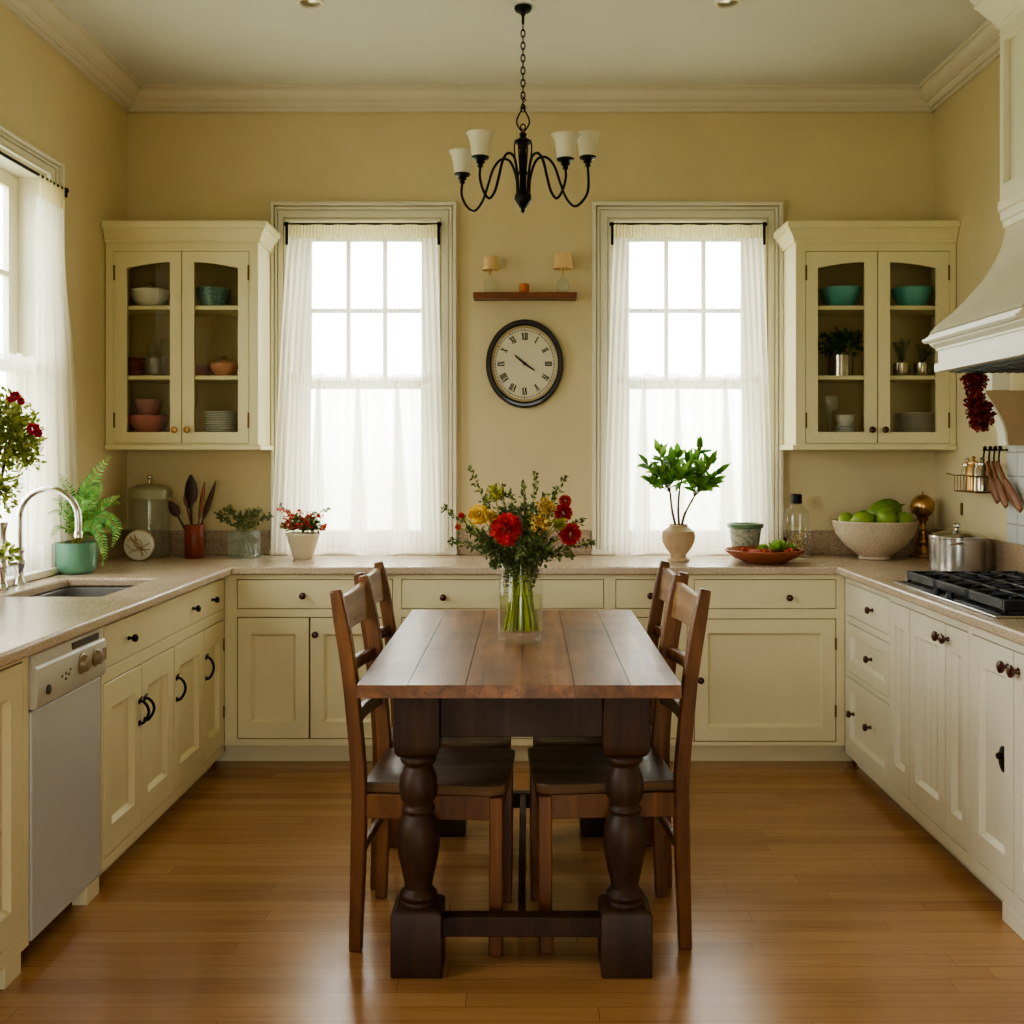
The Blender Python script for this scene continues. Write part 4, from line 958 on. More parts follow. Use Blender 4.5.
# fern
rnd = random.Random(5)
fl = thing('potted_fern', 'green fern in a round teal pot on the worktop by the left window', 'potted plant', (-1.953, 4.77, zc))
MB().lathe([(.055, 0), (.066, .003), (.078, .015), (.084, .04), (.0855, .07), (.0855, .134), (.083, .136), (.080, .132), (.078, .02), (1e-5, .018)], seg=36).build('pot', M['teal'], fl)
MB().lathe([(.079, .118), (.079, .126), (1e-5, .134)], seg=28).build('soil', M['soil'], fl)
fr = MB(); st = MB()
def frond(base, pts, wmax, n=24):
    path = smoothpath([base]+pts, 8)
    st.tube(path, [.0026*(1-.7*i/len(path)) for i in range(len(path))], 5)
    L = len(path)
    for i in range(4, L):
        t = i/(L-1); w = wmax*(math.sin(PI*min(1, .12+.88*t))**.7)
        if t > .96: w = wmax*.25
        tg = (path[min(i+1, L-1)]-path[i-1]).normalized()
        side = tg.cross(Vector((0, -1, .35))) 
        if side.length < .05: side = tg.cross(Vector((1, 0, 0)))
        side.normalize(); up = side.cross(tg)
        for s in (-1, 1):
            for o_ in (0,):
                pp = path[i]+(path[min(i+1, L-1)]-path[i])*o_
                d = (side*s+tg*.55+up*rnd.uniform(-.1, .25)).normalized()
                fr.leaf(pp, d, up, w*.72, w*.24, .15)
def po(dx, dy, dz): return Vector((dx, dy, dz))
B0 = Vector((0, 0, .13))
for pts, w in [([(.03, -.01, .26), (.075, -.02, .40), (.15, -.02, .505)], .062), ([(.04, -.01, .20), (.11, -.02, .29), (.19, -.02, .335)], .046), ([(.05, -.02, .22), (.12, -.03, .25), (.185, -.03, .20), (.17, -.04, .12)], .050),
               ([(.04, -.03, .20), (.10, -.05, .20), (.14, -.06, .12), (.135, -.06, .04)], .046), ([(.01, -.03, .26), (.01, -.10, .36), (.0, -.17, .43)], .048), ([(.0, -.06, .22), (.0, -.17, .28), (-.01, -.27, .27)], .042),
               ([(0, -.05, .24), (.0, -.14, .31), (-.01, -.23, .33)], .044), ([(.02, .02, .25), (.05, .04, .34), (.09, .05, .40)], .048), ([(.03, .03, .22), (.09, .05, .30), (.16, .06, .30)], .048), ([(0, -.07, .19), (-.01, -.16, .21), (-.02, -.22, .17)], .036),
               ([(.02, -.05, .24), (.06, -.08, .30), (.11, -.10, .28)], .046), ([(.0, .03, .27), (.01, .05, .36), (.04, .06, .43)], .05), ([(.02, -.02, .25), (.05, -.04, .35), (.07, -.06, .41)], .05), ([(.04, -.02, .22), (.09, -.04, .33), (.13, -.05, .38)], .046), ([(.05, .01, .18), (.11, .02, .22), (.16, .03, .16)], .046)]:
    frond(B0+Vector((rnd.uniform(-.02, .02), rnd.uniform(-.02, .02), 0)), [Vector(p) for p in pts], w)
st.build('stems', M['stem'], fl); fr.build('fronds', M['leaf_fern'], fl, recalc=False)
# tall flowering plant by the window
rnd = random.Random(11)
tp = thing('flowering_plant', 'tall bushy plant with crimson flowers in front of the left window', 'potted plant', (-1.975, 4.02, zc))
MB().lathe([(.032, 0), (.036, .003), (.048, .09), (.050, .10), (.044, .10), (.03, .01), (1e-5, .01)], seg=24).build('pot', M['terra'], tp)
MB().lathe([(.043, .08), (.043, .09), (1e-5, .092)], seg=20).build('soil', M['darksoil'], tp)
mb = MB(); mb.tube(smoothpath([(0, 0, .08), (.015, .01, .22), (.045, .02, .42), (.06, .02, .55)], 6), .006, 8); mb.tube(smoothpath([(.02, .01, .25), (.04, -.02, .32), (.07, -.03, .38)], 5), .004, 6)
for a in range(9): mb.tube(smoothpath([(.05, .02, .46), (.05+.06*math.cos(a*.7), .02+.05*math.sin(a*.7), .55+.02*(a % 3)), (.05+.11*math.cos(a*.7), .02+.09*math.sin(a*.7), .62+.03*(a % 4-1))], 4), .0022, 5)
mb.build('stem', M['twig'], tp)
mb = MB(); cluster(mb, (.080, .02, .59), (.105, .11, .125), 1100, .026, .013, rnd, -1, .2); cluster(mb, (.06, -.02, .66), (.085, .09, .09), 360, .026, .013, rnd); cluster(mb, (.055, -.02, .39), (.075, .08, .095), 420, .024, .011, rnd, -1, .1); cluster(mb, (.13, .02, .52), (.07, .06, .08), 280, .022, .009, rnd, -1, .0)
cluster(mb, (.075, 0, .15), (.035, .03, .035), 50, .03, .018, rnd)
mb.build('foliage', M['leaf_big'], tp, recalc=False)
def petal_ball(mb, c, R, rows, n, L, W, rnd, face=Vector((0, -1, 0)), flat=.6):
    c = Vector(c); f = face.normalized(); a = f.cross(Vector((0, 0, 1))).normalized(); b = a.cross(f)
    for r in range(rows):
        t = r/(max(1, rows-1)); ang = (PI*.52)*(1-t)+.06
        for k in range(max(4, int(n*(1-t*.75)))):
            ph = 2*PI*k/max(4, int(n*(1-t*.75)))+r*.5+rnd.uniform(-.1, .1)
            d = (a*math.cos(ph)+b*math.sin(ph))*math.sin(ang)+f*math.cos(ang)
            mb.leaf(c+d*R*.35*(1-flat*.4), d, f, (R*.72)*rnd.uniform(.9, 1.1), W, rnd.uniform(-.1, .15))
for (px, py, dd, R) in ((15, 396, 3.93, .020), (21, 401, 3.92, .016), (33, 429, 3.93, .024), (38, 433, 3.92, .018), (11, 399, 3.95, .015)):
    mb = MB(); pc_ = at(px, py, dd)-tp.location
    petal_ball(mb, pc_, R, 4, 10, R, R*.7, rnd); cluster(mb, pc_, (R*.5, R*.5, R*.5), 24, R*.7, R*.5, rnd, -1, .2)
    mb.build('flower', M['crimson'], tp, recalc=False)
# canister, disc, crock, utensils
cn = thing('glass_canister', 'large glass canister with a sage green lid in the back left corner', 'canister', (-1.892, 5.515, zc))
MB().lathe([(.094, 0), (.100, .004), (.100, .295), (.094, .30), (.091, .295), (.092, .012), (1e-5, .010)], seg=40).build('glass_body', M['oldglass'], cn)
MB().lathe([(.102, .292), (.104, .294), (.104, .335), (.098, .345), (.06, .362), (.012, .368), (1e-5, .369)], seg=40).build('lid', M['sage'], cn)
MB().lathe([(.010, .368), (.005, .374), (.005, .388), (.012, .396), (.013, .404), (.008, .412), (1e-5, .414)], seg=16).build('lid_knob', M['tin'], cn)
dcx = -1.878
dc = thing('decorative_disc', 'round white marbled disc box with gilt lines leaning before the glass canister', 'ornament', (dcx, 5.33, zc))
MB().lathe([(.060, -.018), (.070, -.014), (.074, 0), (.070, .014), (.060, .018)], (0, 0, .0745), 36, axis='y').build('body', M['marble'], dc)
mb = MB()
mb.lathe([(.0745, -.004), (.0765, -.003), (.0765, .003), (.0745, .004)], (0, 0, .0745), 36, axis='y', cap=False)
rnd = random.Random(2)
for i in range(7):
    a = rnd.uniform(0, 6.28); b = a+rnd.uniform(1.6, 3.4); r1 = .058
    pp = smoothpath([(r1*math.cos(a), -.0188, .0745+r1*math.sin(a)), (rnd.uniform(-.025, .025), -.0192, .0745+rnd.uniform(-.025, .025)), (r1*math.cos(b), -.0188, .0745+r1*math.sin(b))], 6)
    mb.tube(pp, .0016, 5)
mb.build('gilt_lines', M['brass'], dc)
uc = (( 194.3-CX)*5.48/F, 5.48)
o = thing('utensil_crock', 'red-brown wooden cylinder crock holding spoons', 'utensil holder', (uc[0], uc[1], zc))
MB().lathe([(.045, 0), (.047, .003), (.047, .163), (.045, .166), (.040, .165), (.040, .012), (1e-5, .010)], seg=30).build('crock', M['redwood'], o)
def spoon(name, label, base, tip, headL, headW, mat, face=(0, -1, 0), r=.006, fork=False, rootcat='utensil', group=None):
    b = Vector(base); t = Vector(tip); ax = (t-b).normalized()
    root = thing(name, label, rootcat, b, group)
    hl = t-ax*headL*.8
    MB().tube([b, b+(hl-b)*.5, hl], [r, r*.9, r*.8], 8).build('handle', mat, root, root)
    f = Vector(face); f = (f-ax*f.dot(ax)).normalized(); s = ax.cross(f)
    mb = MB(); rings = 9; seg = 14; verts = []; fa = []
    for i in range(rings+1):
        u_ = i/rings; w = headW*.5*max(.05, math.sin(PI*(u_**.8)))**.65; cc = hl+ax*(headL*u_)
        for k in range(seg):
            a = 2*PI*k/seg; verts.append(cc+s*w*math.cos(a)+f*(.006*math.sin(a)-.010*math.sin(PI*u_)*abs(math.sin(a))*0))
    for i in range(rings):
        for k in range(seg): fa.append((i*seg+k, i*seg+(k+1) % seg, (i+1)*seg+(k+1) % seg, (i+1)*seg+k))
    fa.append(tuple(range(seg))); fa.append(tuple(rings*seg+k for k in range(seg)))
    mb.add(verts, fa); mb.build('head', mat, root, root)
    return root
ux, uy = uc; b_z = zc+.014
spoon('wooden_spoon', 'dark wooden spoon leaning left in the crock', (ux+.022, uy+.0, b_z), (ux-.108, uy-.02, zc+.27), .09, .052, M['uten'], group='utensils in the crock')
spoon('wooden_spoon', 'thin light-handled wooden spoon left of the tall dark paddle in the crock', (ux+.012, uy+.018, b_z), (ux-.055, uy+.02, zc+.30), .06, .020, M['uten2'], group='utensils in the crock')
spoon('spatula', 'tall dark wooden paddle in the middle of the crock', (ux-.008, uy-.01, b_z), (ux-.010, uy-.022, zc+.385), .15, .066, M['uten'], group='utensils in the crock')
spoon('spatula', 'dark broad paddle behind the tallest one in the crock', (ux-.0, uy+.012, b_z), (ux-.040, uy+.028, zc+.34), .12, .05, M['uten'], group='utensils in the crock')
spoon('wooden_spoon', 'mid-brown narrow stirrer right of the tall paddle in the crock', (ux+.005, uy-.02, b_z), (ux+.052, uy-.02, zc+.345), .20, .024, M['uten2'], group='utensils in the crock')
spoon('spatula', 'dark flat spatula leaning right in the crock', (ux-.018, uy+.005, b_z), (ux+.098, uy-.01, zc+.345), .21, .028, M['uten'], group='utensils in the crock')
# glass block vase with sprigs
gv = thing('glass_vase', 'square clear glass vase on the worktop right of the utensil crock', 'vase', (*P_(244.5, 5.49)[:2], zc))
MB().holes(-.075, .075, -.04, .04, [(-.069, .069, -.034, .034)], .006, .135).build('glass_body', M['greenglass'], gv, bevel=.002)
MB().box(-.075, .075, -.04, .04, 0, .006).build('glass_bottom', M['greenglass'], gv)
rnd = random.Random(31)
for i, (dx, hh) in enumerate(((-.135, .21), (-.085, .235), (-.03, .215), (.02, .22), (.075, .225), (.13, .20))):
    sp = thing('leafy_sprig', 'pale olive leafy sprig standing in the square glass vase', 'sprig', (gv.location.x-dx*.4, 5.49+rnd.uniform(-.015, .015), zc+.008), 'sprigs in the square glass vase')
    pth = smoothpath([(0, 0, 0), (dx*.5+.0, rnd.uniform(-.01, .01), .12), (dx*1.0, rnd.uniform(-.03, .02), hh*.85), (dx*1.35, rnd.uniform(-.04, .03), hh)], 6)
    MB().tube(pth, .0022, 6).build('stem', M['leaf_pale'], sp)
    mb = MB()
    for q_ in pth[8:]:
        for k in range(7): mb.leaf(q_+rdir(rnd)*.012, rdir(rnd, -.3), rdir(rnd), .024, .012)
    mb.build('leaves', M['leaf_pale'], sp, recalc=False)
# white pot of red flowers
rp = thing('potted_flowers', 'small red flowering plant in a cream clay pot under the left back window', 'potted plant', (*P_(303, 5.44)[:2], zc))
MB().lathe([(.044, 0), (.047, .003), (.080, .115), (.084, .118), (.084, .128), (.078, .128), (.074, .115), (.042, .012), (1e-5, .01)], seg=32).build('pot', M['creampot'], rp)
MB().lathe([(.074, .108), (.074, .116), (1e-5, .119)], seg=24).build('soil', M['darksoil'], rp)
rnd = random.Random(13)
mb = MB(); cluster(mb, (.0, 0, .165), (.105, .07, .045), 420, .026, .013, rnd, -.5, .1)
for dx, dz in ((-.12, .27), (.13, .25), (-.07, .22), (.06, .23), (.11, .15)):
    p = smoothpath([(0, 0, .13), (dx*.5, 0, .1+dz*.45), (dx, 0, dz)], 6); mb.tube(p, .0015, 5)
    for q_ in p[4:]:
        for k in range(3): mb.leaf(q_, rdir(rnd), rdir(rnd), .018, .008)
mb.build('foliage', M['leaf_olive'], rp, recalc=False)
for i in range(26):
    a = rnd.uniform(0, 6.28); k = rnd.uniform(.4, 1); c = (math.cos(a)*.125*k, -.05*abs(math.sin(a))-.01, .165+rnd.uniform(-.02, .09)*(.5+k*.6))
    mb = MB(); q_ = rnd.uniform(.010, .015); cluster(mb, c, (q_*.6, q_*.6, q_*.6), 14, q_, q_*.8, rnd, -1, .2)
    mb.build('flower', M['coral'], rp, recalc=False)

# ------------------------------------------------------------------ counter things, back right
vp = thing('potted_tree', 'leafy green plant on bare stems in a buff clay urn under the right back window', 'potted plant', (*P_(678.5, 5.31)[:2], zc))
MB().lathe([(.050, 0), (.054, .004), (.053, .010), (.036, .022), (.036, .030), (.056, .055), (.076, .09), (.081, .12), (.076, .145), (.052, .163), (.044, .168), (.044, .178), (.039, .178), (.038, .165), (1e-5, .15)], seg=36).build('urn', M['vaseclay'], vp)
MB().lathe([(.038, .160), (.038, .167), (1e-5, .168)], seg=20).build('soil', M['darksoil'], vp)
rnd = random.Random(4)
sm = MB(); lf = MB()
tips = [(-.145, .0, .46), (-.10, -.05, .42), (-.09, .02, .52), (-.04, -.03, .48), (0, .02, .50), (.04, -.02, .47), (.10, .0, .53), (.09, -.05, .43), (.155, .01, .47), (.19, -.02, .42), (.17, .0, .37), (.06, .04, .40), (-.05, -.06, .38), (.02, -.06, .42), (-.12, .02, .37), (.11, -.03, .36)]
mains = [[(-.012, 0, .165), (-.03, 0, .24), (-.04, 0, .33)], [(.004, 0, .165), (0, .01, .25), (.004, 0, .34)], [(.014, 0, .165), (.03, -.01, .23), (.075, 0, .31)]]
for m_ in mains: sm.tube(smoothpath(m_, 6), [.0062]*7+[.0052]*6, 8)
for i, t in enumerate(tips):
    b0 = Vector(mains[0][2] if t[0] < -.03 else (mains[1][2] if t[0] < .05 else mains[2][2])); t = Vector(t)
    p = smoothpath([b0, b0*.45+t*.55+Vector((0, 0, .012)), t], 5); sm.tube(p, .0026, 5)
    for j, q_ in enumerate(p[3:]):
        for k in range(2):
            d = (t-b0).normalized()*.7+rdir(rnd, -.3)*.9
            lf.leaf(q_, d, (rnd.uniform(-.4, .4), -.6, .8), rnd.uniform(.055, .078), rnd.uniform(.026, .034), .25)
    lf.leaf(t, (t-b0)+Vector((0, 0, .03)), (0, -.5, .8), .08, .034, .2)
sm.build('stems', M['twig'], vp); lf.build('leaves', M['leaf_green'], vp, recalc=False)
gp = thing('glazed_pot', 'crusty grey-green glazed pot with a green rim behind the terracotta bowl', 'pot', (*P_(745.3, 5.485)[:2], zc))
MB().lathe([(.055, 0), (.060, .004), (.080, .150), (.074, .150), (.055, .012), (1e-5, .010)], seg=36).build('body', M['glazepot'], gp)
MB().lathe([(.081, .148), (.090, .152), (.091, .170), (.086, .173), (.078, .170), (.074, .150)], seg=36, cap=False).build('rim', M['greenrim'], gp)
tb = thing('terracotta_bowl', 'wide shallow terracotta bowl on the worktop holding a green succulent', 'bowl', (*P_(764.5, 5.228)[:2], zc))
MB().lathe([(.085, 0), (.095, .004), (.150, .030), (.183, .054), (.187, .062), (.182, .066), (.172, .060), (.14, .040), (1e-5, .036)], seg=48).build('bowl', M['terra'], tb)
MB().lathe([(.158, .048), (.150, .054), (1e-5, .058)], seg=36).build('soil', M['soil'], tb)
rnd = random.Random(17)
bx_, by_ = tb.location.x, tb.location.y
su = thing('succulent', 'light green succulent rosette planted in the terracotta bowl', 'plant', (bx_+.062, by_-.02, zc+.058))
mb = MB()
for cxx, cyy, R in ((0, 0, .075), (-.065, .03, .045), (.06, .02, .050)):
    for r in range(5):
        for k in range(10-r):
            ph = 2*PI*k/(10-r)+r*.35; el = .25+r*.3
            mb.leaf((cxx, cyy, .0), (math.cos(ph)*math.cos(el), math.sin(ph)*math.cos(el), math.sin(el)), (0, 0, 1), R*(1-.08*r), R*.42, -.15)
mb.build('rosette', M['leaf_lettuce'], su, recalc=False)
for (dx, dy, w, nme) in ((-.02, -.08, .02, 0), (.115, -.055, .022, 0), (.135, .0, .018, 0), (-.10, -.02, .018, 0), (.095, -.085, .016, 0)):
    mb = MB()
    for i in range(16): mb.leaf((rnd.uniform(-w, w), rnd.uniform(-w, w), 0), rdir(rnd, .0), rdir(rnd), .024, .014, .1)
    o = mb.build('dried_bark_piece', M['orangebit'], recalc=False); o.location = (bx_+dx, by_+dy, zc+.058)
    tag(o, 'tuft of orange dried bark on the soil of the terracotta bowl', 'garnish', 'orange tufts in the terracotta bowl')
bt = thing('glass_bottle', 'tall square old glass bottle with a dark cap in front of the right casing', 'bottle', (*P_(796.3, 5.54)[:2], zc))
w_ = .060
mb = MB()
ring = lambda s, z: [(s*a*.0+x*s, y*s*.75, z) for a, x, y in ((0, -1, -.8), (0, -.8, -1), (0, .8, -1), (0, 1, -.8), (0, 1, .8), (0, .8, 1), (0, -.8, 1), (0, -1, .8))]
rs = [ring(w_*.95, 0), ring(w_, .006), ring(w_, .205), ring(w_*.98, .215), ring(w_*1.03, .222), ring(w_*.7, .245), ring(w_*.42, .262), ring(w_*.40, .275)]
vs = [p for r in rs for p in r]; fs = []
for i in range(len(rs)-1):
    for k in range(8): fs.append((i*8+k, i*8+(k+1) % 8, (i+1)*8+(k+1) % 8, (i+1)*8+k))
fs.append(tuple(range(8))); mb.add(vs, fs); mb.build('glass_body', M['oldglass'], bt)
MB().lathe([(.026, .268), (.028, .270), (.028, .312), (.022, .316), (1e-5, .317)], seg=20).build('cap', M['iron'], bt)
rnd = random.Random(9)
mb = MB()
for i in range(200): mb.leaf((rnd.uniform(-.04, .04), rnd.uniform(-.025, .025), .01+abs(rnd.gauss(0, .06))), rdir(rnd), rdir(rnd), .014, .007)
mb.build('dried_contents', M['mustard'], bt, recalc=False)
o = MB().lathe([(.013, 0), (.014, .003), (.014, .062), (.007, .075), (.007, .09), (.0085, .092), (.0085, .104), (1e-5, .105)], seg=18).build('vial', M['uten']); o.location = (*P_(785, 5.46)[:2], zc); tag(o, 'small dark brown bottle in front of the tall glass bottle', 'bottle')
# stone bowl of fruit
fb = (1.715, 5.425)
o = MB().lathe([(.072, 0), (.079, .004), (.074, .014), (.090, .026), (.146, .068), (.186, .122), (.207, .186), (.204, .191), (.197, .186), (.175, .128), (.136, .078), (.07, .034), (1e-5, .03)], seg=56).build('fruit_bowl', M['bowlstone']); o.location = (*fb, zc); tag(o, 'large speckled stone bowl of green fruit on the worktop', 'bowl')
def fruit(name, label, x, y, z, r, sx, sz, mat, rot=(0, 0, 0), group=None):
    root = thing(name, label, 'fruit', (x, y, z), group); root.rotation_euler = rot
    pr = [(max(1e-5, r*math.sin(PI*i/14)*(1-.06*math.cos(PI*i/14))), -r*sz*math.cos(PI*i/14)-(.012*r/.04 if i == 0 else 0)+(.010*r/.04 if i == 14 else 0)) for i in range(15)]
    MB().lathe(pr, seg=24, cap=False).build('skin', mat, root)
    MB().lathe([(.004, r*sz), (.003, r*sz+.010*r/.04+.006), (1e-5, r*sz+.010*r/.04+.007)], seg=8).build('stem_end', M['twig'], root)
    return root
bx, by = fb
rim = zc+.190
fruit('lime', 'lime at the far left of the stone bowl', bx-.148, by-.02, rim+.004, .036, 1, 1.15, M['lime'], (0, 1.3, .4), 'fruit in the stone bowl')
fruit('lime', 'pointed lime beside the leftmost one in the stone bowl', bx-.080, by-.075, rim+.006, .041, 1, 1.35, M['lime'], (0, 1.5, -.2), 'fruit in the stone bowl')
fruit('mango', 'large green mango lying on top in the middle of the stone bowl', bx+.045, by+.005, rim+.040, .062, 1, 1.45, M['mango'], (.1, 1.2, .1), 'fruit in the stone bowl')
fruit('lime', 'round lime at the front centre of the stone bowl below the big mango', bx+.025, by-.098, rim+.012, .050, 1, 1.05, M['lime'], (.2, .3, 0), 'fruit in the stone bowl')
fruit('lime', 'lime at the right of the stone bowl', bx+.115, by-.075, rim+.004, .042, 1, 1.1, M['lime'], (.3, .9, .5), 'fruit in the stone bowl')
fruit('lime', 'dark green lime at the back right of the stone bowl', bx+.140, by+.015, rim-.008, .036, 1, 1.1, M['mango'], (0, 1.0, 1), 'fruit in the stone bowl')
fruit('mango', 'green mango at the back left of the stone bowl', bx-.04, by+.065, rim-.01, .055, 1, 1.2, M['mango'], (.2, 1.2, .6), 'fruit in the stone bowl')
fruit('mango', 'green mango buried in the middle of the stone bowl', bx-.01, by-.0, rim-.085, .065, 1, 1.2, M['mango'], (0, 1.4, .3), 'fruit in the stone bowl')
# brass globe ornament
go = thing('globe_ornament', 'brass globe on a turned brass stand in the back right corner', 'ornament', (1.990, 5.53, zc))
MB().lathe([(.060, 0), (.062, .006), (.058, .016), (.040, .022), (.036, .034), (.024, .045), (.018, .06), (.026, .075), (.016, .09), (.014, .13), (.022, .14), (.014, .15), (.014, .175), (.026, .19), (.030, .20), (1e-5, .204)], seg=28).build('stand', M['brass'], go)
MB().sphere((0, 0, .256), .058, 28, 18).build('globe', M['brass'], go)
MB().lathe([(.008, .312), (.004, .320), (.005, .326), (1e-5, .334)], seg=12).build('finial', M['brass'], go)
# stock pot
sp = thing('stock_pot', 'stainless steel cooking pot with a domed lid behind the cooktop', 'pot', (1.915, 4.90, zc))
R = .119
MB().lathe([(R-.01, 0), (R, .004), (R, .142), (R+.004, .145), (R+.004, .150), (R-.004, .150), (R-.004, .01), (1e-5, .008)], seg=48).build('body', M['steel'], sp)
MB().lathe([(R+.002, .150), (R, .155), (R*.8, .164), (R*.4, .174), (.02, .178), (1e-5, .179)], seg=48).build('lid', M['steel'], sp)
MB().lathe([(.010, .177), (.008, .187), (.016, .194), (.016, .204), (.009, .209), (1e-5, .210)], (0, 0, 0), 18).build('lid_knob', M['chrome'], sp)
for a in (-1.9, 1.24):
    c, s = math.cos(a), math.sin(a); t = Vector((-s, c, 0)); n_ = Vector((c, s, 0))
    MB().tube(smoothpath([n_*R+t*.03+Vector((0, 0, .125)), n_*(R+.03)+t*.03+Vector((0, 0, .127)), n_*(R+.036)+Vector((0, 0, .128)), n_*(R+.03)-t*.03+Vector((0, 0, .127)), n_*R-t*.03+Vector((0, 0, .125))], 5), .005, 8).build('handle', M['chrome'], sp)
o = MB().lathe([(.020, 0), (.022, .003), (.022, .11), (.009, .135), (.0075, .17), (.0075, .20), (.012, .204), (.012, .214), (1e-5, .216)], seg=20).build('oil_bottle', M['glass']); o.location = (2.045, 5.12, zc); tag(o, 'slim clear glass bottle behind the steel cooking pot', 'bottle')
# cooktop
X0, X1, Y0, Y1 = 1.468, 1.985, 3.45, 4.41
kt = thing('cooktop', 'black gas cooktop with cast iron grates and a steel edge', 'cooktop', ((X0+X1)/2, (Y0+Y1)/2, CT))
MB().box(X0, X1, Y0, Y1, CT+.0005, CT+.008).build('steel_tray', M['steel'], kt, kt, bevel=.003)
MB().box(X0+.025, X1-.025, Y0+.02, Y1-.02, CT+.008, CT+.011).build('burner_deck', M['castiron'], kt, kt, bevel=.002)
for i in range(3):
    ya, yb_ = Y0+.03+i*(Y1-Y0-.06)/3, Y0+.03+(i+1)*(Y1-Y0-.06)/3-.006
    xa, xb = X0+.042, X1-.03; zg = CT+.052
    mb = MB(); bw = .014
    for (p, q_) in (((xa, ya), (xb, ya)), ((xa, yb_-bw), (xb, yb_-bw))): mb.box(p[0], q_[0], p[1], p[1]+bw, zg-.032, zg)
    for x in (xa, xb-bw): mb.box(x, x+bw, ya+bw, yb_-bw, zg-.032, zg)
    ym = (ya+yb_)/2; mb.box(xa+bw, xb-bw, ym-bw/2, ym+bw/2, zg-.012, zg+.003)
    for f in (.25, .5, .75):
        x = xa+(xb-xa)*f; mb.box(x-bw/2, x+bw/2, ya+bw, yb_-bw, zg-.012, zg+.003)
    for f in (.27, .73):
        xm = xa+(xb-xa)*f
        for s in range(4):
            a = PI/4+s*PI/2; mb.bar([(xm+.03*math.cos(a), ym+.03*math.sin(a), zg-.003), (xm+.095*math.cos(a), ym+.095*math.sin(a), zg-.003)], .012, .011, (0, 0, 1))
    for x in (xa, xb-bw):
        for y in (ya, yb_-bw): mb.box(x, x+bw, y, y+bw, CT+.011, zg-.032)
    mb.build('grate', M['castiron'], kt, kt, bevel=.003)
    for f in (.27, .73):
        xm = xa+(xb-xa)*f
        MB().lathe([(.045, CT+.011), (.045, CT+.018), (.034, CT+.020), (.034, CT+.028), (.03, CT+.031), (1e-5, CT+.032)], (xm, ym, 0), 22).build('burner', M['dark'], kt, kt)
for i in range(2):
    y = Y0+.42+i*.13
    MB().lathe([(.015, CT+.008), (.016, CT+.014), (.012, CT+.030), (1e-5, CT+.031)], (X0+.021, y, 0), 18).build('control_knob', M['castiron'], kt, kt)

# ------------------------------------------------------------------ range hood and its surround on the right wall
yc = 3.908
hd = thing('range_hood', 'flared off-white plaster range hood with panelled chimney on the right wall', 'range hood', (XR, yc, 1.755))
def loft(prof, name, mat, ang=30):
    mb = MB(); vs, fs = [], []
    for x, z, hy in prof: vs += [(XR-.001, yc-hy, z), (x, yc-hy, z), (x, yc+hy, z), (XR-.001, yc+hy, z)]
    n_ = len(prof)
    for i in range(n_-1):
        for j in range(4): fs.append((i*4+j, i*4+(j+1) % 4, (i+1)*4+(j+1) % 4, (i+1)*4+j))
    fs.append((0, 1, 2, 3)); b = (n_-1)*4; fs.append((b, b+1, b+2, b+3))
    mb.add(vs, fs); return mb.build(name, mat, hd, hd, angle=ang)
loft([(1.60, 1.755, .412), (1.60, 1.787, .412), (1.612, 1.790, .405), (1.612, 1.838, .405)], 'lower_band', M['hoodtrim'])
loft([(1.612, 1.838, .405), (1.604, 1.838, .408), (1.604, 1.846, .408), (1.594, 1.850, .409), (1.580, 1.860, .410), (1.580, 1.866, .410), (1.560, 1.866, .412), (1.552, 1.874, .413), (1.552, 1.882, .413), (1.564, 1.882, .408), (1.564, 1.890, .408), (1.574, 1.890, .404), (1.574, 1.898, .404), (1.582, 1.905, .398)], 'cornice', M['hoodtrim'], 20)
loft([(1.575, 1.905, .400), (1.60, 1.935, .392), (1.66, 1.985, .382), (1.712, 2.040, .372), (1.765, 2.103, .358), (1.805, 2.170, .342), (1.826, 2.235, .318), (1.834, 2.30, .300)], 'flared_canopy', M['hoodwhite'], 60)
loft([(1.834, 2.296, .300), (1.822, 2.300, .304), (1.822, 2.322, .304), (1.812, 2.326, .302), (1.812, 2.356, .302), (1.800, 2.362, .300), (1.800, 2.395, .300), (1.806, 2.40, .294)], 'neck_moulding', M['cabw'], 20)
mb = MB(lambda p: (1.806+.0-p[2], p[0], p[1]))
mb.holes(yc-.294, yc+.294, 2.40, 3.06, [(yc-.262, yc+.262, 2.46, 3.00)], -.026, 0)
ch = mb.build('chimney_face', M['cabw'], hd, hd, bevel=.002)
MB().box(1.832, XR-.001, yc-.293, yc+.293, 2.40, 3.16).build('chimney', M['cabw'], hd, hd)
loft([(1.806, 3.055, .294), (1.796, 3.062, .304), (1.796, 3.075, .304), (1.770, 3.11, .328), (1.742, 3.15, .350), (1.733, 3.158, .358), (1.733, 3.175, .358), (1.722, 3.19, .366), (1.722, 3.215, .366)], 'chimney_crown', M['cabw'], 20)
mb = MB(); mb.box(1.64, 2.05, yc-.36, yc+.36, 1.750, 1.7545)
for i in range(12): mb.box(1.66+i*.032, 1.672+i*.032, yc-.34, yc+.34, 1.745, 1.7495)
mb.build('filter', M['castiron'], hd, hd)
o = MB().box(XR-.012, XR-.001, 2.6, 4.78, CT+.136, 1.47).build('tile_panel', M['tile']); tag(o, 'pale grey glazed tiles behind the cooktop on the right wall', 'tile panel')
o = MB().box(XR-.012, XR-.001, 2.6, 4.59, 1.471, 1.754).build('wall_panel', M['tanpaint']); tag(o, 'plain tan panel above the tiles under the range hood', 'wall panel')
cb = thing('corbel', 'curved tan stone corbel with white front edge under the range hood', 'corbel', (XR, 4.64, 1.47))
pts = [(1.915, 1.70), (1.917, 1.685)]
for i in range(11):
    t = i/10; a = t*PI/2
    pts.append((1.922+.085*math.sin(a), 1.680-.19*(t**1.0)+.0*t))
pts += [(2.010, 1.478), (2.010, 1.4705)]
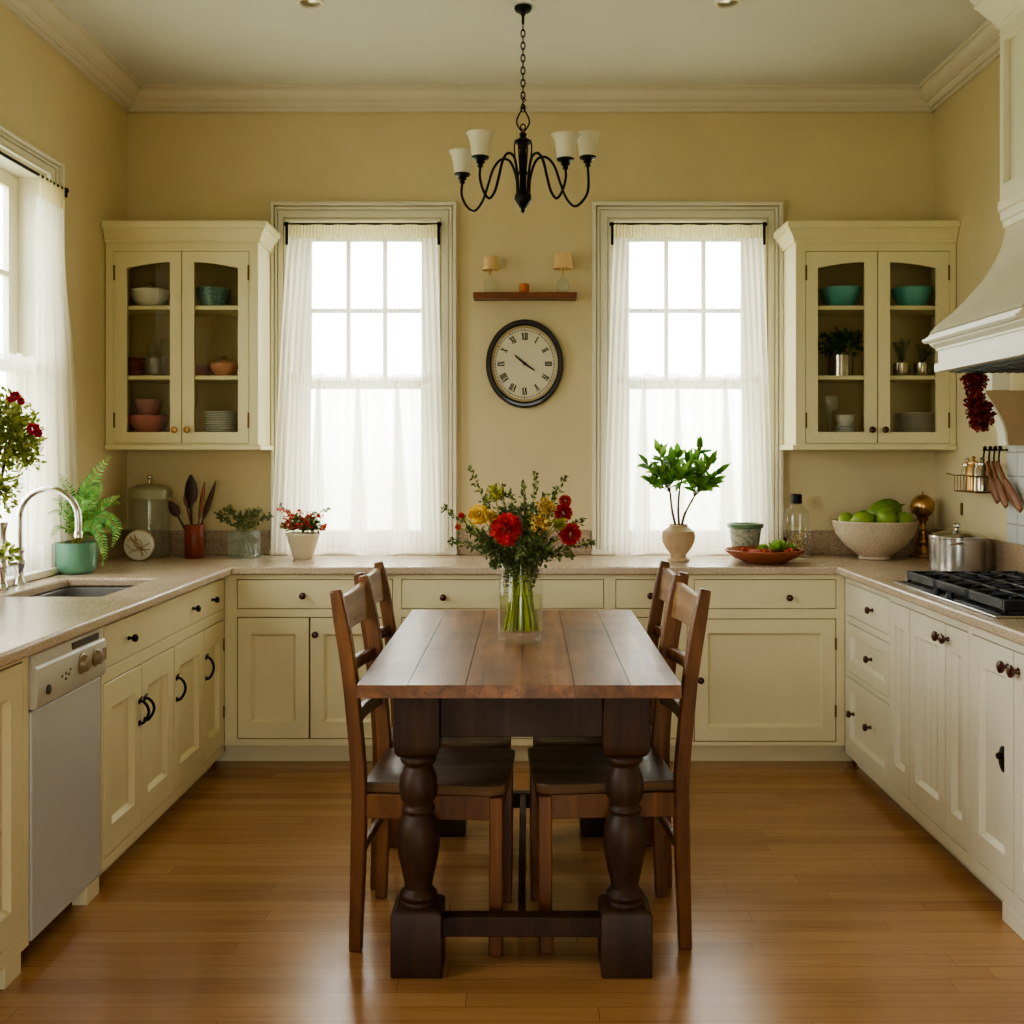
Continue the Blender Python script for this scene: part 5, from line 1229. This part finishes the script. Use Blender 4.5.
poly = pts+[(XR-.0125, 1.4705), (XR-.0125, 1.70)]
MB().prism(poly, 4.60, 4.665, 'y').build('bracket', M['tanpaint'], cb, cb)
ed = [(x-.008, z) for x, z in pts]+[(x+.002, z) for x, z in pts[::-1]]
MB().prism(ed, 4.596, 4.67, 'y').build('white_edge', M['hoodtrim'], cb, cb)
MB().box(1.945, 2.02, 4.60, 4.66, 1.7005, 1.79).build('top_block', M['hoodtrim'], cb, cb, bevel=.003)
# dried red bunch
rnd = random.Random(6)
rb_ = thing('dried_flower_bunch', 'bunch of dried dark red flowers hanging under the far corner of the hood', 'dried flowers', (1.742, 4.262, 1.755))
mb = MB()
for c, rad, n in (((-.022, 0, -.030), (.030, .028, .040), 150), ((.012, 0, -.03), (.024, .026, .045), 80), ((-.004, 0, -.085), (.030, .028, .03), 90), ((.002, 0, -.130), (.044, .038, .045), 190), ((.018, 0, -.170), (.050, .04, .05), 230), ((.012, 0, -.205), (.036, .03, .03), 100)):
    cluster(mb, c, rad, int(n*2.2), .016, .013, rnd, -1, .15)
mb.build('flower_heads', M['chili'], rb_, recalc=False)
MB().tube([(0, 0, 0), (.004, 0, -.1), (.01, 0, -.2)], .005, 6).build('stems', M['twig'], rb_)
# wire rack with jars
rk = thing('wire_rack', 'small wire rack fixed to the right wall holding metal jars', 'rack', (XR, 5.03, 1.255))
mb = MB(); xa, xb, ya, yb_ = 2.005, XR-.004, 4.90, 5.16
for z in (1.262, 1.335): mb.tube([(xa, ya, z), (xa, yb_, z), (xb, yb_, z), (xb, ya, z)], .0028, 6, closed=True)
for i in range(8): mb.tube([(xa, ya+(yb_-ya)*i/7, 1.335), (xa, ya+(yb_-ya)*i/7, 1.262), (xb, ya+(yb_-ya)*i/7, 1.262)], .0022, 6)
mb.tube([(xa, yb_, 1.335), (xa-.03, yb_+.02, 1.345)], .003, 6)
mb.build('wire_frame', M['hinge'], rk, rk)
for y, h_, r_, mt, lab in ((5.115, .115, .030, 'oldglass', 'glass spice jar with stopper at the far end of the wire rack'), (5.045, .125, .034, 'brass', 'brass jar with a ring lid second in the wire rack'), (4.955, .120, .038, 'tin', 'wide bright tin jar at the near end of the wire rack')):
    j = thing('spice_jar', lab, 'jar', (2.048, y, 1.2655))
    MB().lathe([(r_*.92, 0), (r_, .003), (r_, h_*.85), (r_*.8, h_*.95), (r_*.78, h_), (1e-5, h_+.001)], seg=24).build('jar_body', M[mt], j)
    MB().lathe([(r_*.82, h_), (r_*.82, h_+.008), (.008, h_+.014), (.006, h_+.022), (.010, h_+.030), (1e-5, h_+.036)], seg=18).build('lid', M['tin'] if mt == 'oldglass' else M[mt], j)
# hanging utensils
ra = thing('hook_rail', 'short black rail with hooks on the right wall above the tiles', 'hook rail', (XR, 4.88, 1.47))
mb = MB(); mb.tube([(XR-.022, 4.76, 1.452), (XR-.022, 5.005, 1.452)], .004, 8)
for y in (4.775, 4.99): mb.tube([(XR-.022, y, 1.452), (XR-.001, y, 1.452)], .004, 8)
mb.build('rail', M['iron'], ra, ra)
hy_ = (4.972, 4.915, 4.862, 4.812)
for y in hy_:
    mb = MB(); mb.tube(smoothpath([(XR-.022, y, 1.458), (XR-.030, y, 1.452), (XR-.034, y, 1.42), (XR-.034, y, 1.395), (XR-.042, y, 1.388), (XR-.046, y, 1.397)], 4), .0042, 8); mb.sphere((XR-.028, y, 1.462), .009, 10, 8)
    mb.build('hook', M['iron'], ra, ra)
labs = ('brown wooden scoop on the farthest hook beside the wire rack', 'brown wooden ladle on the second hook from the wire rack', 'dark wooden paddle on the third hook from the wire rack', 'long curved wooden ladle on the nearest hook above the tiles')
for i, y in enumerate(hy_):
    L = (.13, .175, .19, .20)[i]; sw = (.03, .12, .15, .24)[i]
    x = XR-.040
    rt_ = thing('hanging_ladle', labs[i], 'utensil', (x, y, 1.40-L), 'wooden utensils on the hook rail')
    pth = smoothpath([(x-.004, y, 1.398), (x-.004, y-sw*.12, 1.375), (x-.006, y-sw*.45, 1.40-L*.5), (x-.004, y-sw, 1.40-L)], 6)
    n_ = len(pth)
    MB().bar(pth[:n_*2//3], .011, .020, (1, 0, 0)).build('handle', M['uten2'], rt_, rt_, bevel=.002)
    tail = pth[n_*2//3-1:]
    mb = MB(); mb.tube(tail, [.5+.6*math.sin(PI*(.15+.8*j/max(1, len(tail)-1))) for j in range(len(tail))], shape=[(.010*math.cos(2*PI*k/12), .026*math.sin(2*PI*k/12)) for k in range(12)], up=(1, 0, 0))
    mb.build('head', M['uten2'], rt_, rt_)
o = MB().box(XR-.008, XR, 5.29, 5.31, 1.14, 1.20).build('wall_hook', M['hinge'], bevel=.003); tag(o, 'small dark metal catch on the right wall above the steel pot', 'hook')

# ------------------------------------------------------------------ ceiling fittings
for px, lab in ((311, 'left of two round recessed ceiling lights'), (727, 'right of two round recessed ceiling lights')):
    d = 4.56; x = (px-CX)*d/F
    rt_ = thing('recessed_light', lab, 'ceiling light', (x, d-.02, ZC))
    MB().lathe([(.040, -.001), (.060, -.001), (.058, -.008), (.044, -.010), (.040, -.001)], seg=28, cap=False).build('trim_ring', M['trim'], rt_)
    MB().lathe([(.041, -.001), (.038, -.0035), (1e-5, -.004)], seg=28).build('lens', M['tin'], rt_)
chx, chd = (523-CX)*4.59/F, 4.59
ch = thing('chandelier', 'black wrought iron chandelier with four frosted glass shades', 'chandelier', (chx, chd, ZC))
zz = lambda py: (455-py)*chd/F+H-ZC
MB().lathe([(.036, -.001), (.036, -.012), (.030, -.020), (.012, -.028), (.007, -.040), (1e-5, -.041)], seg=28).build('canopy', M['iron'], ch)
mb = MB(); z = -.038; i = 0; zend = zz(107)
mb.tube([(0, 0, z), (0, 0, zz(24))], .006, 8); z = zz(24)
while z > zend+.002:
    hl = .034; c = z-hl/2+.004
    lp = [(.0085*math.cos(t)*(1 if i % 2 else 0), .0085*math.cos(t)*(0 if i % 2 else 1), c+math.sin(t)*(hl/2)) for t in [2*PI*k/12 for k in range(12)]]
    mb.tube(lp, .0026, 6, closed=True); z -= hl-.008; i += 1
mb.build('chain', M['iron'], ch)
mb = MB(); cw = []
for k in range(11):
    t = k/10; cw.append((.030*math.sin(PI*t)**1.2*(.4+.9*t), 0, zz(106)+(zz(133)-zz(106))*t))
mb.tube(cw, .0032, 6); mb.tube([(-x, y, z) for x, y, z in cw], .0032, 6)
mb.tube([(.010*math.cos(2*PI*k/12), 0, zz(127)+.012*math.sin(2*PI*k/12)) for k in range(12)], .0028, 6, closed=True)
mb.tube([(-.004, .006, zz(95)), (.012, .004, zz(100)), (-.004, 0, zz(104)), (.012, 0, zz(107))], .0022, 6)
mb.build('hanger', M['iron'], ch)
mb = MB(); mb.lathe([(.006, zz(132)), (.016, zz(134)), (.012, zz(137)), (.020, zz(139)), (.036, zz(141)), (.036, zz(143)), (.020, zz(145)), (.014, zz(150)), (.014, zz(192)), (.018, zz(194)), (.034, zz(195)), (.036, zz(199)), (.026, zz(204)), (.014, zz(208)), (.009, zz(209)), (.010, zz(211)), (1e-5, zz(214))], seg=22)
for k in range(6):
    a = 2*PI*k/6; mb.tube(smoothpath([(.034*math.cos(a), .034*math.sin(a), zz(142)), (.036*math.cos(a), .036*math.sin(a), zz(150)), (.026*math.cos(a), .026*math.sin(a), zz(170)), (.020*math.cos(a), .020*math.sin(a), zz(180)), (.024*math.cos(a), .024*math.sin(a), zz(195))], 4), .0028, 6)
mb.lathe([(.024, zz(172.5)), (.028, zz(173)), (.024, zz(174))], seg=20)
mb.build('column', M['iron'], ch)
for (ax, ay, py, R) in ((-.172, -.15, 158, .057), (.172, -.15, 160, .060), (.272, .03, 158, .056), (-.262, .14, 175, .058)):
    r = math.hypot(ax, ay); ux_, uy_ = ax/r, ay/r; s = r/.27
    zt = zz(py)-.05*0
    if ay < -.1: zt = (455-py)*(chd+ay)/F+H-ZC
    else: zt = (455-py)*(chd+ay)/F+H-ZC
    pr = [(.026, zz(197)), (.030, zz(178)), (.055*s, zz(160)), (.095*s, zz(156.5)), (.130*s, zz(165)), (.155*s, zz(182)), (.180*s, zz(197)), (.215*s, zz(205)), (.250*s, zz(199)), (.272*s, zz(187)), (.270*s, zt-.035)]
    pp = smoothpath([(ux_*a, uy_*a, b) for a, b in pr], 5)
    arm = MB().tube(pp, .0056, 8).build('arm', M['iron'], ch)
    MB().lathe([(.006, zt-.040), (.013, zt-.034), (.010, zt-.026), (.020, zt-.018), (.016, zt-.012), (.034, zt-.002), (.036, zt+.004), (.030, zt+.008)], (ax, ay, 0), 20).build('cup', M['iron'], arm)
    MB().lathe([(.034, zt+.006), (.037, zt+.02), (.041, zt+.055), (.048, zt+.085), (R, zt+.100), (R-.003, zt+.101), (.045, zt+.086), (.038, zt+.055), (.034, zt+.02)], (ax, ay, 0), 28, cap=False).build('lamp_shade', M['frost'], arm)

# ------------------------------------------------------------------ table
TX = -.021
tY0, tY1 = 2.93, 4.36
tb = thing('dining_table', 'dark wooden farmhouse dining table with turned legs', 'table', (TX, 3.6, 0))
mb = MB(); W = .866; ws = [.135, .155, .15, .14, .15, .136]; x = TX-W/2
for i, w_ in enumerate(ws): mb.box(x+(.0009 if i else 0), x+w_-(.0009 if i < 5 else 0), tY0, tY1, .782, .817); x += w_
mb.box(TX-W/2+.002, TX+W/2-.002, tY0+.002, tY1-.002, .7815, .812)
mb.build('tabletop', M['tabletop'], tb, tb)
lx, ly0, ly1 = .288, 3.072, 4.185; TTX = TX; TX = TX+.006
lw = .064
mb = MB(); mb.box(TX-lx+lw, TX+lx-lw, ly0-.03, ly0-.006, .65, .781); mb.build('apron', M['tableleg'], tb, tb, bevel=.002)
mb = MB(); mb.box(TX-lx+lw, TX+lx-lw, ly1+.006, ly1+.03, .65, .781); mb.build('apron', M['tableleg'], tb, tb, bevel=.002)
for s in (-1, 1):
    mb = MB(); xx = TX+s*(lx+.01); mb.box(xx-.012, xx+.012, ly0+lw, ly1-lw, .65, .781); mb.build('apron', M['tableleg'], tb, tb, bevel=.002)
for s in (-1, 1):
    for yy in (ly0, ly1):
        xx = TX+s*lx; mb = MB()
        # square top block with rounded lower end
        sq = lambda h, z: [(xx-h, yy-h, z), (xx+h, yy-h, z), (xx+h, yy+h, z), (xx-h, yy+h, z)]
        def stack(rings):
            vs = [p for r in rings for p in r]; fs = [(0, 1, 2, 3), tuple(len(vs)-4+k for k in range(4))]
            for i in range(len(rings)-1):
                for k in range(4): fs.append((i*4+k, i*4+(k+1) % 4, (i+1)*4+(k+1) % 4, (i+1)*4+k))
            mb.add(vs, fs)
        stack([sq(.042, .598), sq(.054, .603), sq(.060, .612), sq(lw, .635), sq(lw, .781)])
        stack([sq(.069, 0.0), sq(.070, .004), sq(.070, .168), sq(.066, .176), sq(.056, .182)])
        mb.lathe([(.050, .18), (.051, .187), (.046, .193), (.052, .200), (.053, .210), (.046, .218), (.039, .226), (.039, .238), (.046, .27), (.056, .315), (.060, .352), (.059, .385), (.052, .412), (.043, .426), (.040, .434), (.046, .440), (.047, .447), (.041, .454), (.040, .460), (.050, .478), (.054, .505), (.051, .534), (.042, .556), (.038, .566), (.043, .572), (.050, .578), (.051, .588), (.046, .594), (.042, .600)], (xx, yy, 0), 32)
        mb.build('leg', M['tableleg'], tb, tb, bevel=.003, seg=2)
for yy in (ly0, ly1): MB().box(TX-lx+.068, TX+lx-.068, yy-.028, yy+.022, .095, .150).build('stretcher', M['tableleg'], tb, tb, bevel=.004)
MB().box(TX-.011, TX+.011, ly0+.022, ly1-.028, .100, .148).build('stretcher', M['tableleg'], tb, tb, bevel=.004)

TX = TTX
# ------------------------------------------------------------------ chairs (local: front = +x)
def make_chair(name, label):
    r = thing(name, label, 'chair', (0, 0, 0), 'dining chairs round the table')
    sp_ = [(-.215, 0), (-.212, .10), (-.207, .25), (-.204, .40), (-.205, .50), (-.214, .62), (-.232, .80), (-.256, .95), (-.274, 1.040)]
    for s in (-1, 1):
        pth = smoothpath([(x, s*.192, z) for x, z in sp_], 4)
        n_ = len(pth); mb = MB()
        Rr = [1.0 if z.z < .9 else 1-.25*((z.z-.9)/.14)**2 for z in pth]
        Rr = [q_*(.86+.14*min(1, p.z/.3)) for q_, p in zip(Rr, pth)]
        mb.tube(pth, Rr, shape=[(.0215, .017), (-.0215, .017), (-.0215, -.017), (.0215, -.017)], up=(1, 0, 0))
        mb.build('back_post', M['chair'], r, bevel=.005, seg=2)
        mb = MB(); mb.bar([(.190, s*.188, .0), (.192, s*.19, .2), (.192, s*.19, .452)], .038, .038, (1, 0, 0)); mb.build('leg', M['chair'], r, bevel=.004)
    # seat: slightly dished, rounded front corners
    def seat(u_, v_):
        x = -.196+.416*u_; hw = .190+.026*u_-.030*max(0, (u_-.86)/.14)**2
        y = (v_*2-1)*hw
        dish = -.012*math.exp(-((u_-.45)/.35)**2)*(1-(v_*2-1)**2)
        return x, y, dish
    nu, nv = 20, 16; vs = []; fs = []
    for lay in (0, 1):
        for i in range(nu+1):
            for j in range(nv+1):
                x, y, dsh = seat(i/nu, j/nv)
                if lay == 0: vs.append((x, y, .486+dsh))
                else: vs.append((x*.99, y*.985, .455))
    n1 = (nu+1)*(nv+1); I = lambda l, i, j: l*n1+i*(nv+1)+j
    for i in range(nu):
        for j in range(nv):
            fs.append((I(0, i, j), I(0, i+1, j), I(0, i+1, j+1), I(0, i, j+1))); fs.append((I(1, i, j), I(1, i+1, j), I(1, i+1, j+1), I(1, i, j+1)))
    for i in range(nu): fs += [(I(0, i, 0), I(0, i+1, 0), I(1, i+1, 0), I(1, i, 0)), (I(0, i, nv), I(0, i+1, nv), I(1, i+1, nv), I(1, i, nv))]
    for j in range(nv): fs += [(I(0, 0, j), I(0, 0, j+1), I(1, 0, j+1), I(1, 0, j)), (I(0, nu, j), I(0, nu, j+1), I(1, nu, j+1), I(1, nu, j))]
    MB().add(vs, fs) if False else None
    mb = MB(); mb.add(vs, fs); mb.build('seat', M['seat'], r, bevel=.005, seg=2)
    mb = MB()
    for s in (-1, 1): mb.box(-.190, .178, s*.19-.011, s*.19+.011, .385, .4548)
    mb.box(.181, .203, -.175, .175, .385, .4548); mb.box(-.205, -.187, -.178, .178, .395, .4548)
    mb.build('seat_frame', M['chair'], r, bevel=.002)
    def rail(nm, mat, z0, z1, dip, thick, xo, cur):
        nn = 12; vs, fs = [], []
        for i in range(nn+1):
            t = i/nn; y = -.178+.356*t; b = math.sin(PI*t)
            for (zz_, th) in ((z0, 0), (z1-dip*b, 0), (z1-dip*b, 1), (z0, 1)):
                zf = zz_; lean = -.204-.07*max(0, (zf-.5)/.54)**1.15
                vs.append((lean+xo-cur*b-(thick if th else 0)+thick/2, y, zf))
        for i in range(nn):
            for k in range(4): fs.append((i*4+k, i*4+(k+1) % 4, (i+1)*4+(k+1) % 4, (i+1)*4+k))
        fs += [(0, 1, 2, 3), tuple(nn*4+k for k in range(4))]
        mb = MB(); mb.add(vs, fs); return mb.build(nm, mat, r, bevel=.003)
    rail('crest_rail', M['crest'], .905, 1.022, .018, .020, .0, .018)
    rail('back_rail', M['chair'], .775, .812, .0, .020, .0, .022)
    rail('back_rail', M['chair'], .628, .665, .0, .020, .0, .018)
    mb = MB(); mb.box(-.218, -.202, -.178, .178, .255, .285); mb.build('stretcher', M['chair'], r, bevel=.003)
    return r
c1 = make_chair('dining_chair', 'brown wooden slat-back chair nearest the camera on the left of the table')
c1.location = (-.268, 3.352, 0); c1.rotation_euler.z = math.radians(-3.5)
for loc, rz, lab in (((.232, 3.368, 0), 183.5, 'brown wooden slat-back chair nearest the camera on the right of the table'),
                     ((-.276, 3.815, 0), -2, 'brown wooden slat-back chair on the left of the table, behind the near one'),
                     ((.240, 3.830, 0), 182, 'brown wooden slat-back chair on the right of the table, behind the near one')):
    c = copy_tree(c1); c.location = loc; c.rotation_euler = (0, 0, math.radians(rz)); c['label'] = lab

# ------------------------------------------------------------------ bouquet on the table
vx, vy, vz = -.0205, 3.62, .8175
vs_ = thing('glass_vase', 'clear cylinder glass vase of cut flowers on the dining table', 'vase', (vx, vy, vz))
MB().lathe([(.066, 0), (.0725, .005), (.0735, .016), (.0735, .258), (.0720, .260), (.0700, .258), (.0695, .042), (.064, .036), (1e-5, .034)], seg=48).build('glass_body', M['glass'], vs_)
MB().lathe([(.0688, .0365), (.0688, .155), (1e-5, .1555)], seg=40).build('water', M['water'], vs_)
MB().tube([(.0665*math.cos(2*PI*k/40), .0665*math.sin(2*PI*k/40), .155) for k in range(40)], .0012, 6, closed=True).build('water_line', M['greenglass'], vs_)
rnd = random.Random(42)
nst = [0]
def cut_stem(tip):
    """stem path from inside the vase to tip (world coordinates)"""
    t = Vector(tip); c = Vector((vx, vy, 0)); off = t-c; nst[0] += 1
    a = math.atan2(off.y, off.x)+rnd.uniform(-1.6, 1.6); rb = .060*math.sqrt(rnd.uniform(.05, 1))
    b = Vector((vx+rb*math.cos(a), vy+rb*math.sin(a), vz+.040))
    k = min(1, .045/max(.001, math.hypot(off.x, off.y)))
    m = Vector((vx+off.x*k*.9, vy+off.y*k*.9, vz+.262))
    lowm = Vector((b.x*.55+vx*.45+off.x*k*.12, b.y*.55+vy*.45+off.y*k*.12, vz+.15))
    return b, smoothpath([b, lowm, m, m*.45+t*.55+Vector((0, 0, .01)), t], 6)
def flower(name, label, px, py, d, R, kind, mat, mat2=None, face=(0, -1, .15)):
    p = at(px, py, d); b, path = cut_stem(p+Vector((0, R*.4, 0)))
    root = thing(name, label, 'flower', b, 'cut flowers in the vase on the table')
    MB().tube(path, [.0048 if q_.z < vz+.2 else .0022 for q_ in path], 7).build('stem', M['stem'], root, root)
    mb = MB()
    if kind == 'zinnia': petal_ball(mb, p, R, 8, 24, R, R*.34, rnd, Vector(face), .3)
    elif kind == 'rose':
        petal_ball(mb, p, R*1.05, 5, 11, R, R*.85, rnd, Vector(face), .1)
    else:
        for i in range(int(170*R/.03)):
            q_ = p+Vector(rdir(rnd))*R*rnd.uniform(.2, 1); mb.leaf(q_, rdir(rnd, -.2), rdir(rnd), .014, .010, .1)
    mb.build('petals', mat, root, root, recalc=False)
    if mat2:
        mb = MB(); f = Vector(face).normalized()
        for i in range(26): mb.leaf(p+f*R*.45+rdir(rnd)*R*.32, (f+rdir(rnd)*.7), rdir(rnd), .012, .005, .1)
        mb.build('centre', mat2, root, root, recalc=False)
    return root
flower('zinnia', 'large red zinnia at the front of the table bouquet', 507, 529.5, 3.525, .055, 'zinnia', M['redpetal'], M['mustard'])
flower('zinnia', 'red zinnia at the lower right of the table bouquet', 570, 534, 3.58, .038, 'zinnia', M['redpetal'], M['mustard'], (.35, -1, 0))
flower('zinnia', 'red zinnia above the lower right one in the table bouquet', 563, 513, 3.62, .032, 'zinnia', M['redpetal'], None, (.4, -1, .3))
flower('zinnia', 'small red flower at the top right of the table bouquet', 565, 501, 3.64, .022, 'zinnia', M['coral'], None, (.3, -1, .6))
flower('rose', 'yellow rose at the left of the table bouquet', 479, 514.5, 3.56, .033, 'rose', M['yellowpetal'], M['mustard'], (-.25, -1, .1))
flower('flower_bud', 'tiny red bud at the far left of the table bouquet', 461.5, 515.5, 3.58, .010, 'rose', M['redpetal'])
flower('flower_bud', 'small dusty pink bud below the far left red bud of the table bouquet', 458, 527, 3.60, .010, 'rose', M['coral'])
flower('yarrow', 'muted yellow flower head right of the bouquet centre, upper of two', 546, 507, 3.55, .032, 'cluster', M['mustard'])
flower('yarrow', 'muted yellow-brown flower head right of the big red zinnia', 539, 524.5, 3.50, .036, 'cluster', M['mustard'])
flower('yarrow', 'yellow-green flower head at the upper left of the bouquet', 494, 494, 3.58, .030, 'cluster', M['limepetal'])
flower('yarrow', 'yellow-green flower head between the red flowers at the right of the bouquet', 559.5, 525, 3.53, .022, 'cluster', M['limepetal'])
flower('yarrow', 'brownish flower head between yellow rose and big red zinnia', 491, 519, 3.54, .024, 'cluster', M['mustard'])
tipsp = [(470, 469, 3.62), (443, 507, 3.60), (535, 473, 3.66), (565, 476, 3.62), (449, 541, 3.54), (592, 542, 3.58), (511, 493, 3.68), (571, 555, 3.52), (491, 566, 3.50), (524, 484, 3.62), (502, 486, 3.60), (484, 500, 3.70), (556, 490, 3.70), (468, 530, 3.52), (583, 520, 3.66), (530, 505, 3.48), (478, 545, 3.47), (550, 548, 3.47), (523, 541, 3.46), (545, 495, 3.56)]
for i, (px, py, d) in enumerate(tipsp):
    t = at(px, py, d); b, path = cut_stem(t)
    root = thing('greenery_sprig', 'small-leaved green sprig in the table bouquet', 'greenery', b, 'green sprigs in the vase on the table')
    MB().tube(path, [.0044 if path[k].z < vz+.2 else .0026*(1-.6*k/len(path)) for k in range(len(path))], 6).build('stem', M['stem'], root, root)
    mb = MB(); L = len(path)
    for k in range(int(L*.5), L):
        tg = (path[k]-path[k-1]).normalized(); fr_ = k/(L-1)
        for sgn in range(6 if fr_ > .85 else 10):
            q_ = path[k]-(path[k]-path[k-1])*rnd.uniform(0, 1)
            off = rdir(rnd)*.018*(1.3-fr_)
            mb.leaf(q_+off, tg*.6+rdir(rnd)*.8, rdir(rnd), rnd.uniform(.013, .022), rnd.uniform(.007, .010), .1)
    if i in (6, 9, 10, 13, 15, 16, 17, 18, 19): cluster(mb, path[int(L*.72)], (.035, .03, .045), 110, .020, .009, rnd, -1, .2)
    for k in range(int(L*.38), int(L*.62)):        # leaves along the stem inside the glass neck
        
        for _ in range(12):
            q_ = path[k]+rdir(rnd)*.032; q_.z = max(q_.z, vz+.165)
            rr_ = math.hypot(q_.x-vx, q_.y-vy)
            if rr_ > .052 and q_.z < vz+.262: q_.x = vx+(q_.x-vx)*.052/rr_; q_.y = vy+(q_.y-vy)*.052/rr_
            mb.leaf(q_, rdir(rnd, -.2), rdir(rnd), .014, .007, .1)
    mb.build('leaves', M['leaf_olive'], root, root, recalc=False)

# ------------------------------------------------------------------ light
w = bpy.data.worlds.new('daylight'); SC.world = w; w.use_nodes = True
nt = w.node_tree; bg = nt.nodes['Background']
tc = N(nt, 'ShaderNodeTexCoord'); sx = N(nt, 'ShaderNodeSeparateXYZ'); nt.links.new(tc.outputs['Generated'], sx.inputs[0])
r = ramp(nt, [(.40, lin((150, 158, 134))), (.485, lin((190, 198, 176))), (.515, lin((240, 243, 238))), (.62, lin((248, 248, 246))), (1.0, lin((242, 246, 252)))])
mp = N(nt, 'ShaderNodeMapRange'); mp.inputs['From Min'].default_value = -1; nt.links.new(sx.outputs['Z'], mp.inputs['Value'])
nt.links.new(mp.outputs['Result'], r.inputs['Fac']); nt.links.new(r.outputs['Color'], bg.inputs['Color'])
bg.inputs['Strength'].default_value = 9.0
def portal(name, loc, rot, sx_, sy_):
    l = bpy.data.lights.new(name, 'AREA'); l.shape = 'RECTANGLE'; l.size = sx_; l.size_y = sy_; l.cycles.is_portal = True
    o = bpy.data.objects.new(name, l); COL.objects.link(o); o.location = loc; o.rotation_euler = rot
for nm, W_ in (('window_portal_a', W1), ('window_portal_b', W2)):
    portal(nm, ((W_[0]+W_[1])/2, YB+T+.01, (W_[2]+W_[3])/2), (-PI/2, 0, 0), W_[1]-W_[0], W_[3]-W_[2])
for nm, W_ in (('window_portal_c', W3), ('added_window_portal', W4)):
    portal(nm, (XL-T-.01, (W_[0]+W_[1])/2, (W_[2]+W_[3])/2), (0, -PI/2, 0), W_[3]-W_[2], W_[1]-W_[0])
portal('fill_opening_portal', (0, YR-T-.01, 1.05), (PI/2, 0, 0), .76, 2.1)  # portal for the added fill light opening behind the camera

# ------------------------------------------------------------------ camera and view
cam = bpy.data.cameras.new('camera'); co = bpy.data.objects.new('camera', cam); COL.objects.link(co)
co.location = (0, 0, H); co.rotation_euler = (PI/2, 0, 0)
cam.sensor_width = 36; cam.lens = F/1024*36; cam.shift_x = -(CX-512)/1024; cam.shift_y = (CY-512)/1024; cam.clip_start = .05
SC.camera = co
SC.view_settings.view_transform = 'AgX'
try: SC.view_settings.look = 'AgX - Medium High Contrast'
except Exception: pass
SC.view_settings.exposure = 0.78
SC.cycles.use_denoising = True
SC.cycles.max_bounces = 10; SC.cycles.transparent_max_bounces = 24; SC.cycles.diffuse_bounces = 5
SC.cycles.caustics_reflective = False; SC.cycles.caustics_refractive = False
SC.cycles.sample_clamp_indirect = 8
